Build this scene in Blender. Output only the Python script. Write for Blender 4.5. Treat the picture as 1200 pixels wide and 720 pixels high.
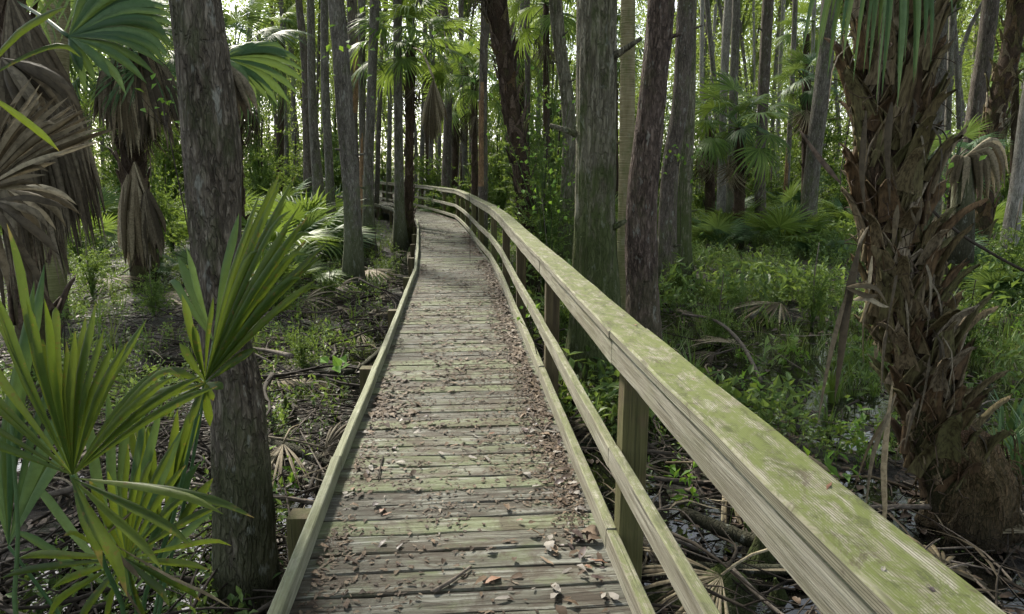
import bpy, math, random
import numpy as np
from mathutils import Vector, Matrix

R = math.radians
sc = bpy.context.scene
for o in list(bpy.data.objects): bpy.data.objects.remove(o)

# ------------------------------------------------------------------ camera
CAMH, PITCH, FPX = 1.6, math.atan(160 / 800), 800.0
cam = bpy.data.cameras.new('camera')
cam.lens = 24; cam.sensor_width = 36; cam.clip_start = 0.05; cam.clip_end = 1500
camo = bpy.data.objects.new('camera', cam); sc.collection.objects.link(camo)
camo.location = (0, 0, CAMH); camo.rotation_euler = (math.pi / 2 - PITCH, 0, 0)
sc.camera = camo

# ------------------------------------------------------------------ sky, sun, exposure
SUN_EL, SUN_AZ = R(40), R(-32)            # azimuth from +Y, negative = to the left
w = bpy.data.worlds.new('World'); sc.world = w; w.use_nodes = True
nt = w.node_tree; nt.nodes.clear()
sky = nt.nodes.new('ShaderNodeTexSky'); sky.sky_type = 'NISHITA'; sky.sun_disc = False
sky.sun_elevation = SUN_EL; sky.sun_rotation = SUN_AZ
sky.air_density = 1.0; sky.dust_density = 1.5; sky.ozone_density = 0.6
bg = nt.nodes.new('ShaderNodeBackground'); bg.inputs[1].default_value = 0.11
wo = nt.nodes.new('ShaderNodeOutputWorld')
hs = nt.nodes.new('ShaderNodeHueSaturation'); hs.inputs['Saturation'].default_value = 0.4
nt.links.new(sky.outputs[0], hs.inputs['Color']); nt.links.new(hs.outputs[0], bg.inputs[0]); nt.links.new(bg.outputs[0], wo.inputs[0])
sl = bpy.data.lights.new('sun', 'SUN'); sl.energy = 2.9; sl.angle = R(7); sl.color = (1, 0.93, 0.8)
so = bpy.data.objects.new('sun', sl); sc.collection.objects.link(so)
sd = Vector((math.sin(SUN_AZ) * math.cos(SUN_EL), math.cos(SUN_AZ) * math.cos(SUN_EL), math.sin(SUN_EL)))
so.rotation_euler = (-sd).to_track_quat('-Z', 'Y').to_euler(); so.location = sd * 60
sc.view_settings.view_transform = 'Standard'; sc.view_settings.look = 'None'
sc.view_settings.exposure = 1.72; sc.view_settings.gamma = 1
cy = sc.cycles
cy.use_adaptive_sampling = True; cy.adaptive_threshold = 0.025
cy.max_bounces = 6; cy.diffuse_bounces = 3; cy.glossy_bounces = 3; cy.transmission_bounces = 3
cy.transparent_max_bounces = 4; cy.volume_bounces = 1; cy.caustics_reflective = False; cy.caustics_refractive = False
cy.use_denoising = True

# ------------------------------------------------------------------ numeric helpers
rs = np.random.RandomState(7); rnd = random.Random(7)

def ray(u, v):
    x = (u - 600) / FPX; y = -(v - 360) / FPX
    return np.array([x, math.cos(PITCH) + y * math.sin(PITCH), -math.sin(PITCH) + y * math.cos(PITCH)])
def P(u, v, d):
    r = ray(u, v); return np.array([0, 0, CAMH]) + r * (d / r[1])
def G(u, v, z):
    r = ray(u, v); return np.array([0, 0, CAMH]) + r * ((z - CAMH) / r[2])

def _h(ix, iy, iz):
    n = (ix.astype(np.int64) * 374761393 + iy.astype(np.int64) * 668265263 + iz.astype(np.int64) * 2147483647) & 0xffffffff
    n = ((n ^ (n >> 13)) * 1274126177) & 0xffffffff
    n = (n ^ (n >> 16)) & 0xffffffff
    return n / 4294967295.0
def vn(x, y, z):
    x, y, z = np.broadcast_arrays(np.asarray(x, float), np.asarray(y, float), np.asarray(z, float))
    X, Y, Z = np.floor(x), np.floor(y), np.floor(z)
    a, b, c = x - X, y - Y, z - Z
    a, b, c = [t * t * (3 - 2 * t) for t in (a, b, c)]
    r = 0
    for i in (0, 1):
        for j in (0, 1):
            for k in (0, 1):
                r = r + _h(X + i, Y + j, Z + k) * (a if i else 1 - a) * (b if j else 1 - b) * (c if k else 1 - c)
    return r
def fbm(x, y, z, o=3):
    s = 0; a = 0.5; t = 0
    for i in range(o):
        s = s + a * vn(x, y, z); t += a; a *= 0.5; x = x * 2.03 + 7; y = y * 2.03 + 3; z = z * 2.03 + 5
    return s / t

def catmull(pts, n):
    pts = np.asarray(pts, float)
    if len(pts) == 2: return pts[0] + (pts[1] - pts[0]) * np.linspace(0, 1, n)[:, None]
    p = np.vstack([2 * pts[0] - pts[1], pts, 2 * pts[-1] - pts[-2]])
    m = len(pts) - 1; out = []
    for t in np.linspace(0, m, n):
        i = min(int(t), m - 1); f = t - i
        a, b, c, d = p[i:i + 4]
        out.append(0.5 * (2 * b + (c - a) * f + (2 * a - 5 * b + 4 * c - d) * f * f + (3 * b - a - 3 * c + d) * f ** 3))
    return np.array(out)

def nrm(v): v = np.asarray(v, float); return v / (np.linalg.norm(v) + 1e-12)

# geometry = (V, F) with F an (n,4) int array (triangle: last index repeated -> -1)
class Geo:
    def __init__(s): s.V = []; s.F = []; s.A = []; s.n = 0
    def add(s, V, F, a=None):
        V = np.asarray(V, float).reshape(-1, 3); F = np.asarray(F, int)
        if F.shape[1] == 3: F = np.hstack([F, -np.ones((len(F), 1), int)])
        F = np.where(F < 0, -1, F + s.n)
        s.V.append(V); s.F.append(F)
        s.A.append(np.full(len(V), rnd.random()) if a is None else np.broadcast_to(a, (len(V),)))
        s.n += len(V); return s
    def arr(s): return np.vstack(s.V), np.vstack(s.F), np.concatenate(s.A)

def mesh(name, geo, mat, smooth=True, tip=None):
    if isinstance(geo, Geo): V, F, A = geo.arr()
    else: V, F = geo[0], geo[1]; A = geo[2] if len(geo) > 2 else np.zeros(len(V))
    V = np.asarray(V, np.float32); F = np.asarray(F, int)
    if F.shape[1] == 3: F = np.hstack([F, -np.ones((len(F), 1), int)])
    cnt = np.where(F[:, 3] < 0, 3, 4); loops = F[F >= 0]
    me = bpy.data.meshes.new(name)
    me.vertices.add(len(V)); me.vertices.foreach_set('co', V.ravel())
    me.loops.add(len(loops)); me.loops.foreach_set('vertex_index', loops.astype(np.int32))
    me.polygons.add(len(F))
    st = np.concatenate([[0], np.cumsum(cnt)[:-1]]).astype(np.int32)
    me.polygons.foreach_set('loop_start', st)
    at = me.attributes.new('rnd', 'FLOAT', 'POINT'); at.data.foreach_set('value', np.asarray(A, np.float32))
    if tip is not None: at = me.attributes.new('tip', 'FLOAT', 'POINT'); at.data.foreach_set('value', np.asarray(tip, np.float32))
    me.update(calc_edges=True)
    me.shade_smooth() if smooth else me.shade_flat()
    if mat: me.materials.append(mat)
    return me

def link(o, parent=None):
    sc.collection.objects.link(o)
    if parent is not None: o.parent = parent
    return o
def thing(name, label, cat, loc=(0, 0, 0), group=None, kind=None, me=None, rot=(0, 0, 0)):
    o = bpy.data.objects.new(name, me); o.location = tuple(loc); o.rotation_euler = rot
    if label: o['label'] = label
    if cat: o['category'] = cat
    if group: o['group'] = group
    if kind: o['kind'] = kind
    return link(o)
def part(name, me, parent, loc=(0, 0, 0), rot=(0, 0, 0), scale=(1, 1, 1), mat4=None, kind=None, label=None):
    o = bpy.data.objects.new(name, me)
    if mat4 is not None: o.matrix_basis = mat4
    else: o.location = tuple(loc); o.rotation_euler = rot; o.scale = scale
    if kind: o['kind'] = kind
    if label: o['label'] = label
    return link(o, parent)
def copy_thing(root, loc, rotz, scale=1.0, label=None):
    r = root.copy(); sc.collection.objects.link(r); r.location = tuple(loc); r.rotation_euler = (0, 0, rotz); r.scale = (scale,) * 3
    if label: r['label'] = label
    for ch in list(root.children):
        c = ch.copy(); sc.collection.objects.link(c); c.parent = r
        for g in list(ch.children):
            d = g.copy(); sc.collection.objects.link(d); d.parent = c
    return r

def gridF(n, m, wrap=False, cap=False):
    """n rings of m verts"""
    i = np.arange(n - 1)[:, None]; j = np.arange(m if wrap else m - 1)[None, :]
    a = i * m + j; b = i * m + (j + 1) % m
    F = np.stack([a, b, b + m, a + m], -1).reshape(-1, 4)
    return F
def tube(pts, rad, segs=8, disp=None, flat=1.0, up=None, cap=True):
    pts = np.asarray(pts, float); n = len(pts)
    rad = np.broadcast_to(np.asarray(rad, float), (n,))
    T = np.gradient(pts, axis=0); T /= np.linalg.norm(T, axis=1)[:, None] + 1e-9
    ref = np.array(up if up is not None else ([0, 1, 0] if abs(T[:, 2]).mean() > 0.7 else [0, 0, 1.]), float)
    A = np.cross(np.broadcast_to(ref, T.shape), T); A /= np.linalg.norm(A, axis=1)[:, None] + 1e-9
    B = np.cross(T, A)
    th = np.linspace(0, 2 * math.pi, segs, endpoint=False)
    rr = rad[:, None] * np.ones(segs)[None]
    if disp is not None: rr = disp(rr, th[None, :], pts)
    V = pts[:, None] + (A[:, None] * np.cos(th)[None, :, None]) * rr[..., None] + (B[:, None] * np.sin(th)[None, :, None]) * rr[..., None] * flat
    F = gridF(n, segs, True)
    V = V.reshape(-1, 3)
    if cap:
        V = np.vstack([V, pts[0], pts[-1]]); k = len(V)
        j = np.arange(segs); jn = (j + 1) % segs
        F = np.vstack([F, np.stack([jn, j, np.full(segs, k - 2), np.full(segs, -1)], 1),
                       np.stack([(n - 1) * segs + j, (n - 1) * segs + jn, np.full(segs, k - 1), np.full(segs, -1)], 1)])
    return V, F

# ------------------------------------------------------------------ materials
def N(nt, t, **k):
    n = nt.nodes.new(t)
    for a, b in k.items(): setattr(n, a, b)
    return n
def ramp(nt, stops):
    n = nt.nodes.new('ShaderNodeValToRGB'); e = n.color_ramp.elements
    while len(e) < len(stops): e.new(0.5)
    for x, (p, c) in zip(e, stops): x.position = p; x.color = (*c, 1) if len(c) == 3 else c
    return n
def base(name):
    m = bpy.data.materials.new(name); m.use_nodes = True; nt = m.node_tree; nt.nodes.clear()
    out = N(nt, 'ShaderNodeOutputMaterial'); bs = N(nt, 'ShaderNodeBsdfPrincipled')
    nt.links.new(bs.outputs[0], out.inputs[0]); return m, nt, bs, out
def coords(nt, scale, offs=True):
    tc = N(nt, 'ShaderNodeTexCoord'); mp = N(nt, 'ShaderNodeMapping'); mp.inputs['Scale'].default_value = scale
    src = tc.outputs['Object']
    if offs:
        oi = N(nt, 'ShaderNodeObjectInfo'); mu = N(nt, 'ShaderNodeMath', operation='MULTIPLY'); mu.inputs[1].default_value = 57.0
        nt.links.new(oi.outputs['Random'], mu.inputs[0])
        ad = N(nt, 'ShaderNodeVectorMath', operation='ADD'); nt.links.new(src, ad.inputs[0]); nt.links.new(mu.outputs[0], ad.inputs[1]); src = ad.outputs[0]
    nt.links.new(src, mp.inputs[0]); return mp.outputs[0]
def noise(nt, vec, scale=1.0, detail=4, rough=0.6, dist=0.0):
    n = N(nt, 'ShaderNodeTexNoise'); n.inputs['Scale'].default_value = scale; n.inputs['Detail'].default_value = detail
    n.inputs['Roughness'].default_value = rough; n.inputs['Distortion'].default_value = dist
    nt.links.new(vec, n.inputs['Vector']); return n.outputs['Fac']
def mix(nt, fac, a, b, mode='MIX'):
    n = N(nt, 'ShaderNodeMix', data_type='RGBA', blend_type=mode)
    for s, v in ((n.inputs[0], fac), (n.inputs[6], a), (n.inputs[7], b)):
        if hasattr(v, 'links') or hasattr(v, 'is_linked'): nt.links.new(v, s)
        elif isinstance(v, (int, float)): s.default_value = v
        else: s.default_value = (*v, 1)
    return n.outputs[2]
def mth(nt, op, a, b=None, clamp=False):
    n = N(nt, 'ShaderNodeMath', operation=op); n.use_clamp = clamp
    for s, v in zip(n.inputs, (a, b)):
        if v is None: continue
        if isinstance(v, (int, float)): s.default_value = v
        else: nt.links.new(v, s)
    return n.outputs[0]
def sstep(nt, v, lo, hi):
    n = N(nt, 'ShaderNodeMapRange', interpolation_type='SMOOTHSTEP'); nt.links.new(v, n.inputs[0])
    n.inputs[1].default_value = lo; n.inputs[2].default_value = hi; return n.outputs[0]
def bump(nt, bs, h, strength, dist=0.01):
    b = N(nt, 'ShaderNodeBump'); b.inputs['Strength'].default_value = strength; b.inputs['Distance'].default_value = dist
    nt.links.new(h, b.inputs['Height']); nt.links.new(b.outputs[0], bs.inputs['Normal'])

def wood(name, dark, mid, light, algae, algae_amt, top_algae=0.0, speck=0.3, rings=0.0, rough=0.8, tone=0.35, big_dirt=0.0, gc=1.0, crk=0.65):
    """board stock: object X runs along the grain"""
    m, nt, bs, out = base(name); L = nt.links
    g1 = noise(nt, coords(nt, (2.2, 45, 45)), 1, 6, 0.65, 0.3)
    g2 = noise(nt, coords(nt, (6, 170, 170)), 1, 3, 0.6)
    blot = noise(nt, coords(nt, (5, 9, 9)), 1, 4, 0.6)
    c = ramp(nt, [(0.3, dark), (0.5, mid), (0.72, light)]); L.new(g1, c.inputs[0]); col = c.outputs[0]
    h = g1
    if rings:
        wv = N(nt, 'ShaderNodeTexWave', wave_type='RINGS', rings_direction='X'); wv.inputs['Scale'].default_value = 16
        wv.inputs['Distortion'].default_value = 5; wv.inputs['Detail'].default_value = 2; wv.inputs['Detail Scale'].default_value = 0.6
        L.new(coords(nt, (0.35, 5, 5)), wv.inputs[0])
        rr = sstep(nt, wv.outputs['Fac'], 0.0, 0.45); inv = mth(nt, 'SUBTRACT', 1, rr)
        col = mix(nt, mth(nt, 'MULTIPLY', inv, rings), col, [x * 0.55 for x in dark])
    col = mix(nt, mth(nt, 'MULTIPLY', sstep(nt, g2, 0.52, 0.7), 0.5 * gc), col, [x * 0.45 for x in dark])
    crack = sstep(nt, noise(nt, coords(nt, (1.6, 110, 60)), 1, 3, 0.55), crk, crk + 0.07)
    col = mix(nt, mth(nt, 'MULTIPLY', crack, 0.8), col, (0.03, 0.025, 0.018))
    oi = N(nt, 'ShaderNodeObjectInfo')
    fac = sstep(nt, mth(nt, 'ADD', blot, mth(nt, 'MULTIPLY', mth(nt, 'SUBTRACT', oi.outputs['Random'], 0.5), 0.3)), 0.42, 0.62)
    a = mth(nt, 'MULTIPLY', fac, algae_amt)
    if top_algae:
        ge = N(nt, 'ShaderNodeNewGeometry'); sx = N(nt, 'ShaderNodeSeparateXYZ'); L.new(ge.outputs['Normal'], sx.inputs[0])
        tp = sstep(nt, sx.outputs[2], 0.3, 0.9)
        patch = sstep(nt, noise(nt, coords(nt, (9, 17, 17)), 1, 8, 0.8, 0.6), 0.36, 0.55)
        dk = sstep(nt, noise(nt, coords(nt, (11, 19, 19)), 1, 7, 0.8, 0.4), 0.47, 0.64)
        algae = mix(nt, mth(nt, 'MULTIPLY', dk, 0.75), algae, [x * .36 for x in algae])
        a = mth(nt, 'MAXIMUM', a, mth(nt, 'MULTIPLY', mth(nt, 'MULTIPLY', tp, patch), top_algae))
    col = mix(nt, a, col, algae)
    # wear and dirt stains
    dirt = sstep(nt, noise(nt, coords(nt, (7, 11, 11)), 1, 6, 0.75, 1.0), 0.53, 0.68)
    col = mix(nt, mth(nt, 'MULTIPLY', dirt, speck), col, (0.055, 0.042, 0.028))
    if big_dirt:
        gp = N(nt, 'ShaderNodeNewGeometry'); mp = N(nt, 'ShaderNodeMapping'); mp.inputs['Scale'].default_value = (3.2, 5.0, 1); L.new(gp.outputs['Position'], mp.inputs[0])
        wd = sstep(nt, noise(nt, mp.outputs[0], 1, 7, 0.78, 0.8), 0.46, 0.62)
        col = mix(nt, mth(nt, 'MULTIPLY', wd, 0.72), col, (0.05, 0.036, 0.024))
        bd = sstep(nt, noise(nt, coords(nt, (3.2, 4, 4)), 1, 5, 0.7, 0.5), 0.5, 0.66)
        col = mix(nt, mth(nt, 'MULTIPLY', bd, big_dirt), col, (0.05, 0.038, 0.026))
    br = mth(nt, 'ADD', mth(nt, 'MULTIPLY', oi.outputs['Random'], tone), 1 - tone / 2)
    cmb = N(nt, 'ShaderNodeCombineColor'); [L.new(br, cmb.inputs[i]) for i in range(3)]
    col = mix(nt, 1.0, col, cmb.outputs[0], 'MULTIPLY')
    L.new(col, bs.inputs['Base Color']); bs.inputs['Roughness'].default_value = rough; bs.inputs['Specular IOR Level'].default_value = 0.3
    hh = mth(nt, 'SUBTRACT', mth(nt, 'ADD', mth(nt, 'MULTIPLY', g1, 0.9), mth(nt, 'MULTIPLY', g2, 0.35 * gc)), mth(nt, 'MULTIPLY', crack, 0.5))
    bump(nt, bs, hh, 0.9 * gc, 0.006); return m

def bark(name, dark, mid, light, moss=(0.07, 0.1, 0.025), moss_amt=0.4, moss_h=1.5, lichen=0.25, zs=0.18, sc_=60, bumpd=0.02, rings=False, warm=0):
    m, nt, bs, out = base(name); L = nt.links
    if rings:
        v = coords(nt, (3, 3, 60)); g = noise(nt, v, 1, 4, 0.6)
    else:
        v = coords(nt, (sc_, sc_, sc_ * zs)); g = noise(nt, v, 1, 5, 0.65, 0.6)
    pl = noise(nt, coords(nt, (9, 9, 2.2)), 1, 4, 0.6)
    vo = N(nt, 'ShaderNodeTexVoronoi', feature='DISTANCE_TO_EDGE'); vo.inputs['Scale'].default_value = 1
    wob = noise(nt, coords(nt, (14, 14, 5)), 1, 3, 0.6); wa = N(nt, 'ShaderNodeVectorMath', operation='ADD')
    L.new(coords(nt, (sc_ * .45, sc_ * .45, sc_ * zs * .42)), wa.inputs[0]); L.new(mth(nt, 'MULTIPLY', wob, 3.0), wa.inputs[1]); L.new(wa.outputs[0], vo.inputs['Vector'])
    cre = sstep(nt, vo.outputs['Distance'], 0.0, 0.16)
    if rings: cre = None
    c = ramp(nt, [(0.36, dark), (0.5, mid), (0.63, light)]); L.new(g, c.inputs[0]); col = c.outputs[0]
    if cre is not None:
        col = mix(nt, mth(nt, 'MULTIPLY', mth(nt, 'SUBTRACT', 1, cre), 0.75), col, [x * .5 for x in dark]); g = mth(nt, 'ADD', mth(nt, 'MULTIPLY', g, .7), mth(nt, 'MULTIPLY', cre, .45))
    tint = ramp(nt, [(0.35, [x * 0.6 for x in mid]), (0.65, [min(1, x * 1.15) for x in light])]); L.new(pl, tint.inputs[0])
    col = mix(nt, 0.35, col, tint.outputs[0])
    tc = N(nt, 'ShaderNodeTexCoord'); sx = N(nt, 'ShaderNodeSeparateXYZ'); L.new(tc.outputs['Object'], sx.inputs[0])
    mn = noise(nt, coords(nt, (5, 5, 2.5)), 1, 5, 0.7)
    low = mth(nt, 'SUBTRACT', 1, mth(nt, 'DIVIDE', sx.outputs[2], moss_h, ), True)
    mm = sstep(nt, mth(nt, 'ADD', mn, mth(nt, 'MULTIPLY', low, 0.35)), 0.5, 0.72)
    col = mix(nt, mth(nt, 'MULTIPLY', mm, moss_amt), col, moss)
    wet = sstep(nt, mth(nt, 'ADD', sx.outputs[2], mth(nt, 'MULTIPLY', mn, 0.5)), 0.25, 0.75)
    col = mix(nt, mth(nt, 'MULTIPLY', mth(nt, 'SUBTRACT', 1, wet), 0.7), col, (0.02, 0.017, 0.012))
    li = sstep(nt, noise(nt, coords(nt, (13, 13, 6)), 1, 3, 0.6), 0.6, 0.68)
    col = mix(nt, mth(nt, 'MULTIPLY', li, lichen), col, (0.42, 0.45, 0.4))
    L.new(col, bs.inputs['Base Color']); bs.inputs['Roughness'].default_value = 0.9; bs.inputs['Specular IOR Level'].default_value = 0.2
    bump(nt, bs, g, 1.0, bumpd); return m

def leafm(name, stops, trans=0.35, rough=0.45, spots=0.0, scale=(1, 1, 1), spec=0.4, fine=0.25, tips=False, fs=(30, 30, 30)):
    m, nt, bs, out = base(name); L = nt.links
    at = N(nt, 'ShaderNodeAttribute', attribute_name='rnd'); oi = N(nt, 'ShaderNodeObjectInfo')
    big = noise(nt, coords(nt, (0.7, 0.7, 0.7)), 1, 2, 0.5)
    f = mth(nt, 'FRACT', mth(nt, 'ADD', at.outputs['Fac'], oi.outputs['Random']))
    f = mth(nt, 'ADD', mth(nt, 'MULTIPLY', f, 0.65), mth(nt, 'MULTIPLY', big, 0.35))
    c = ramp(nt, stops); L.new(f, c.inputs[0]); col = c.outputs[0]
    nz = noise(nt, coords(nt, fs), 1, 4, 0.65)
    col = mix(nt, mth(nt, 'MULTIPLY', sstep(nt, nz, 0.4, 0.65), fine), col, [x * 0.55 for x in stops[0][1]])
    if spots:
        s = sstep(nt, noise(nt, coords(nt, (55, 55, 55)), 1, 2, 0.5), 0.64, 0.7)
        col = mix(nt, mth(nt, 'MULTIPLY', s, spots), col, (0.13, 0.08, 0.02))
    if tips:
        ta = N(nt, 'ShaderNodeAttribute', attribute_name='tip'); tn = noise(nt, coords(nt, (18, 18, 18)), 1, 3, 0.6)
        tm = sstep(nt, mth(nt, 'ADD', ta.outputs['Fac'], mth(nt, 'MULTIPLY', mth(nt, 'SUBTRACT', tn, .5), .9)), 0.86, 1.0)
        col = mix(nt, tm, col, (0.2, 0.13, 0.05))
    L.new(col, bs.inputs['Base Color']); bs.inputs['Roughness'].default_value = rough; bs.inputs['Specular IOR Level'].default_value = spec
    if trans:
        tr = N(nt, 'ShaderNodeBsdfTranslucent'); L.new(mix(nt, 0.35, col, (0.28, 0.34, 0.03)) if trans > 0.2 else col, tr.inputs[0])
        ms = N(nt, 'ShaderNodeMixShader'); ms.inputs[0].default_value = trans
        L.new(bs.outputs[0], ms.inputs[1]); L.new(tr.outputs[0], ms.inputs[2]); L.new(ms.outputs[0], out.inputs[0])
    return m

M = {}
M['plank'] = wood('weathered_plank', (0.028, 0.024, 0.017), (0.125, 0.125, 0.098), (0.34, 0.35, 0.315), (0.09, 0.115, 0.045), 0.62, speck=0.9, tone=0.6, big_dirt=0.75, crk=0.58)
M['rail'] = wood('weathered_rail', (0.12, 0.105, 0.07), (0.25, 0.235, 0.18), (0.38, 0.37, 0.305), (0.105, 0.125, 0.04), 0.2, top_algae=0.8, speck=0.3, rings=0.45, tone=0.2)
M['cap'] = wood('mossy_cap', (0.13, 0.115, 0.08), (0.24, 0.225, 0.17), (0.36, 0.35, 0.285), (0.10, 0.122, 0.028), 0.12, top_algae=0.93, speck=0.7, rings=0.9, tone=0.15, gc=0.3)
M['kerb'] = wood('kerb_board', (0.11, 0.11, 0.07), (0.24, 0.245, 0.175), (0.37, 0.38, 0.3), (0.12, 0.14, 0.06), 0.4, top_algae=0.5, speck=0.22, tone=0.2)
M['post'] = wood('post_wood', (0.035, 0.026, 0.012), (0.085, 0.068, 0.032), (0.14, 0.118, 0.06), (0.06, 0.07, 0.018), 0.5, speck=0.3, rings=0.4, tone=0.3)
M['bark_grey'] = bark('grey_cypress_bark', (0.035, 0.03, 0.024), (0.11, 0.1, 0.083), (0.24, 0.225, 0.195), moss_amt=0.5, moss_h=2.5)
M['bark_near'] = bark('rough_grey_bark', (0.02, 0.015, 0.011), (0.07, 0.056, 0.041), (0.22, 0.195, 0.155), moss=(0.06, 0.075, 0.03), moss_amt=0.6, moss_h=1.6, lichen=0.3, zs=0.22, sc_=55, bumpd=0.03)
M['bark_green'] = bark('mossy_cypress_bark', (0.04, 0.036, 0.022), (0.12, 0.112, 0.072), (0.26, 0.245, 0.185), moss=(0.05, 0.07, 0.018), moss_amt=0.85, moss_h=3.2, lichen=0.15, zs=0.12, sc_=42, bumpd=0.03)
M['bark_red'] = bark('reddish_flaky_bark', (0.022, 0.016, 0.013), (0.08, 0.058, 0.046), (0.2, 0.155, 0.13), moss=(0.08, 0.09, 0.04), moss_amt=0.35, lichen=0.3, zs=0.25, sc_=40, bumpd=0.03)
M['bark_brown'] = bark('brown_bark', (0.025, 0.02, 0.016), (0.085, 0.07, 0.055), (0.19, 0.165, 0.14), moss_amt=0.4)
M['bark_pale'] = bark('pale_bark', (0.1, 0.09, 0.075), (0.25, 0.24, 0.21), (0.42, 0.4, 0.36), moss_amt=0.2, lichen=0.4)
M['bark_sunpatch'] = bark('painted_sunlight_bark', (0.05, 0.036, 0.026), (0.18, 0.115, 0.07), (0.42, 0.26, 0.13), moss_amt=0.1, lichen=0.1)  # orange sun patches on the trunks, painted into the bark colour
M['bark_ring'] = bark('ringed_palm_bark', (0.1, 0.085, 0.04), (0.19, 0.165, 0.085), (0.29, 0.26, 0.16), moss_amt=0.5, moss_h=3, lichen=0.1, rings=True)
M['palm_core'] = bark('palm_fibre', (0.012, 0.008, 0.005), (0.04, 0.026, 0.016), (0.1, 0.068, 0.045), moss_amt=0.3, lichen=0.0, sc_=90, zs=0.3, bumpd=0.02)
M['boot'] = leafm('palm_boot', [(0.1, (0.05, 0.033, 0.018)), (0.3, (0.13, 0.085, 0.045)), (0.5, (0.1, 0.1, 0.04)), (0.7, (0.19, 0.15, 0.085)), (0.95, (0.36, 0.32, 0.25))], 0, 0.8, spec=0.2, fine=0.75, fs=(70, 70, 9))
M['boot_dark'] = leafm('dark_palm_boot', [(0.1, (0.03, 0.021, 0.014)), (0.5, (0.07, 0.05, 0.035)), (0.9, (0.16, 0.12, 0.09))], 0, 0.8, spec=0.2, fine=0.6)
M['root'] = bark('red_root_mat', (0.04, 0.02, 0.012), (0.13, 0.072, 0.042), (0.25, 0.155, 0.1), moss_amt=0.3, lichen=0.0, sc_=80, zs=0.6, bumpd=0.03)
M['frond_near'] = leafm('palmetto_frond', [(0.1, (0.018, 0.042, 0.005)), (0.5, (0.045, 0.09, 0.009)), (0.9, (0.115, 0.16, 0.018))], 0.42, 0.5, spots=0.7, tips=True)
M['frond_cool'] = leafm('cool_green_frond', [(0.1, (0.03, 0.075, 0.03)), (0.5, (0.055, 0.12, 0.045)), (0.9, (0.13, 0.21, 0.09))], 0.28, 0.5, spec=0.25)
M['frond_far'] = leafm('green_frond', [(0.1, (0.05, 0.10, 0.025)), (0.5, (0.10, 0.18, 0.035)), (0.9, (0.2, 0.29, 0.08))], 0.42, 0.5, spec=0.25)
M['frond_dead'] = leafm('dead_frond', [(0.1, (0.06, 0.047, 0.026)), (0.5, (0.16, 0.13, 0.08)), (0.9, (0.4, 0.35, 0.24))], 0.12, 0.7, spec=0.2, fine=0.5)
M['frond_dead_dark'] = leafm('dark_dead_frond', [(0.1, (0.03, 0.024, 0.015)), (0.5, (0.085, 0.07, 0.046)), (0.9, (0.23, 0.2, 0.14))], 0.1, 0.75, spec=0.2, fine=0.5)
M['herb'] = leafm('herb_leaf', [(0.1, (0.04, 0.085, 0.022)), (0.5, (0.10, 0.18, 0.045)), (0.9, (0.22, 0.32, 0.09))], 0.42, 0.5)
M['grass'] = leafm('grass_blade', [(0.1, (0.05, 0.10, 0.02)), (0.6, (0.10, 0.18, 0.035)), (0.95, (0.26, 0.25, 0.12))], 0.3, 0.5)
M['bright'] = leafm('bright_leaf', [(0.1, (0.08, 0.19, 0.02)), (0.9, (0.2, 0.4, 0.05))], 0.45, 0.5)
M['canopy'] = leafm('canopy_leaf', [(0.1, (0.09, 0.15, 0.03)), (0.5, (0.19, 0.27, 0.06)), (0.9, (0.34, 0.4, 0.13))], 0.55, 0.5)
M['shrub'] = leafm('shrub_leaf', [(0.1, (0.035, 0.08, 0.015)), (0.5, (0.085, 0.16, 0.03)), (0.9, (0.2, 0.3, 0.07))], 0.45, 0.5)
M['stick'] = leafm('grey_stick', [(0.1, (0.014, 0.011, 0.008)), (0.5, (0.045, 0.037, 0.028)), (0.9, (0.21, 0.18, 0.15))], 0, 0.85, spec=0.2, fine=0.5)
M['leaf_brown'] = leafm('brown_leaf', [(0.1, (0.03, 0.019, 0.012)), (0.5, (0.09, 0.06, 0.038)), (0.9, (0.24, 0.175, 0.12))], 0.05, 0.7, spec=0.25)
M['leaf_grey'] = leafm('grey_leaf', [(0.1, (0.16, 0.145, 0.13)), (0.9, (0.27, 0.25, 0.22))], 0.05, 0.7, spec=0.3)
M['leaf_dark'] = leafm('dark_leaf', [(0.1, (0.025, 0.018, 0.018)), (0.9, (0.08, 0.055, 0.05))], 0.0, 0.5, spec=0.4)
M['leaf_red'] = leafm('russet_leaf', [(0.1, (0.13, 0.06, 0.035)), (0.9, (0.28, 0.16, 0.1))], 0.05, 0.6)
M['litter'] = leafm('leaf_litter', [(0.05, (0.018, 0.012, 0.008)), (0.4, (0.065, 0.044, 0.028)), (0.75, (0.14, 0.105, 0.07)), (0.95, (0.42, 0.38, 0.33))], 0.0, 0.7, spec=0.25)
M['litter_wet'] = leafm('wet_leaf_litter', [(0.05, (0.012, 0.008, 0.006)), (0.5, (0.05, 0.033, 0.023)), (0.8, (0.1, 0.072, 0.05)), (0.95, (0.22, 0.19, 0.15))], 0.0, 0.6, spec=0.3)
M['knee'] = bark('cypress_knee_bark', (0.02, 0.013, 0.01), (0.06, 0.04, 0.03), (0.13, 0.1, 0.075), moss=(0.06, 0.11, 0.01), moss_amt=0.8, moss_h=0.6, lichen=0.05)

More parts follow.
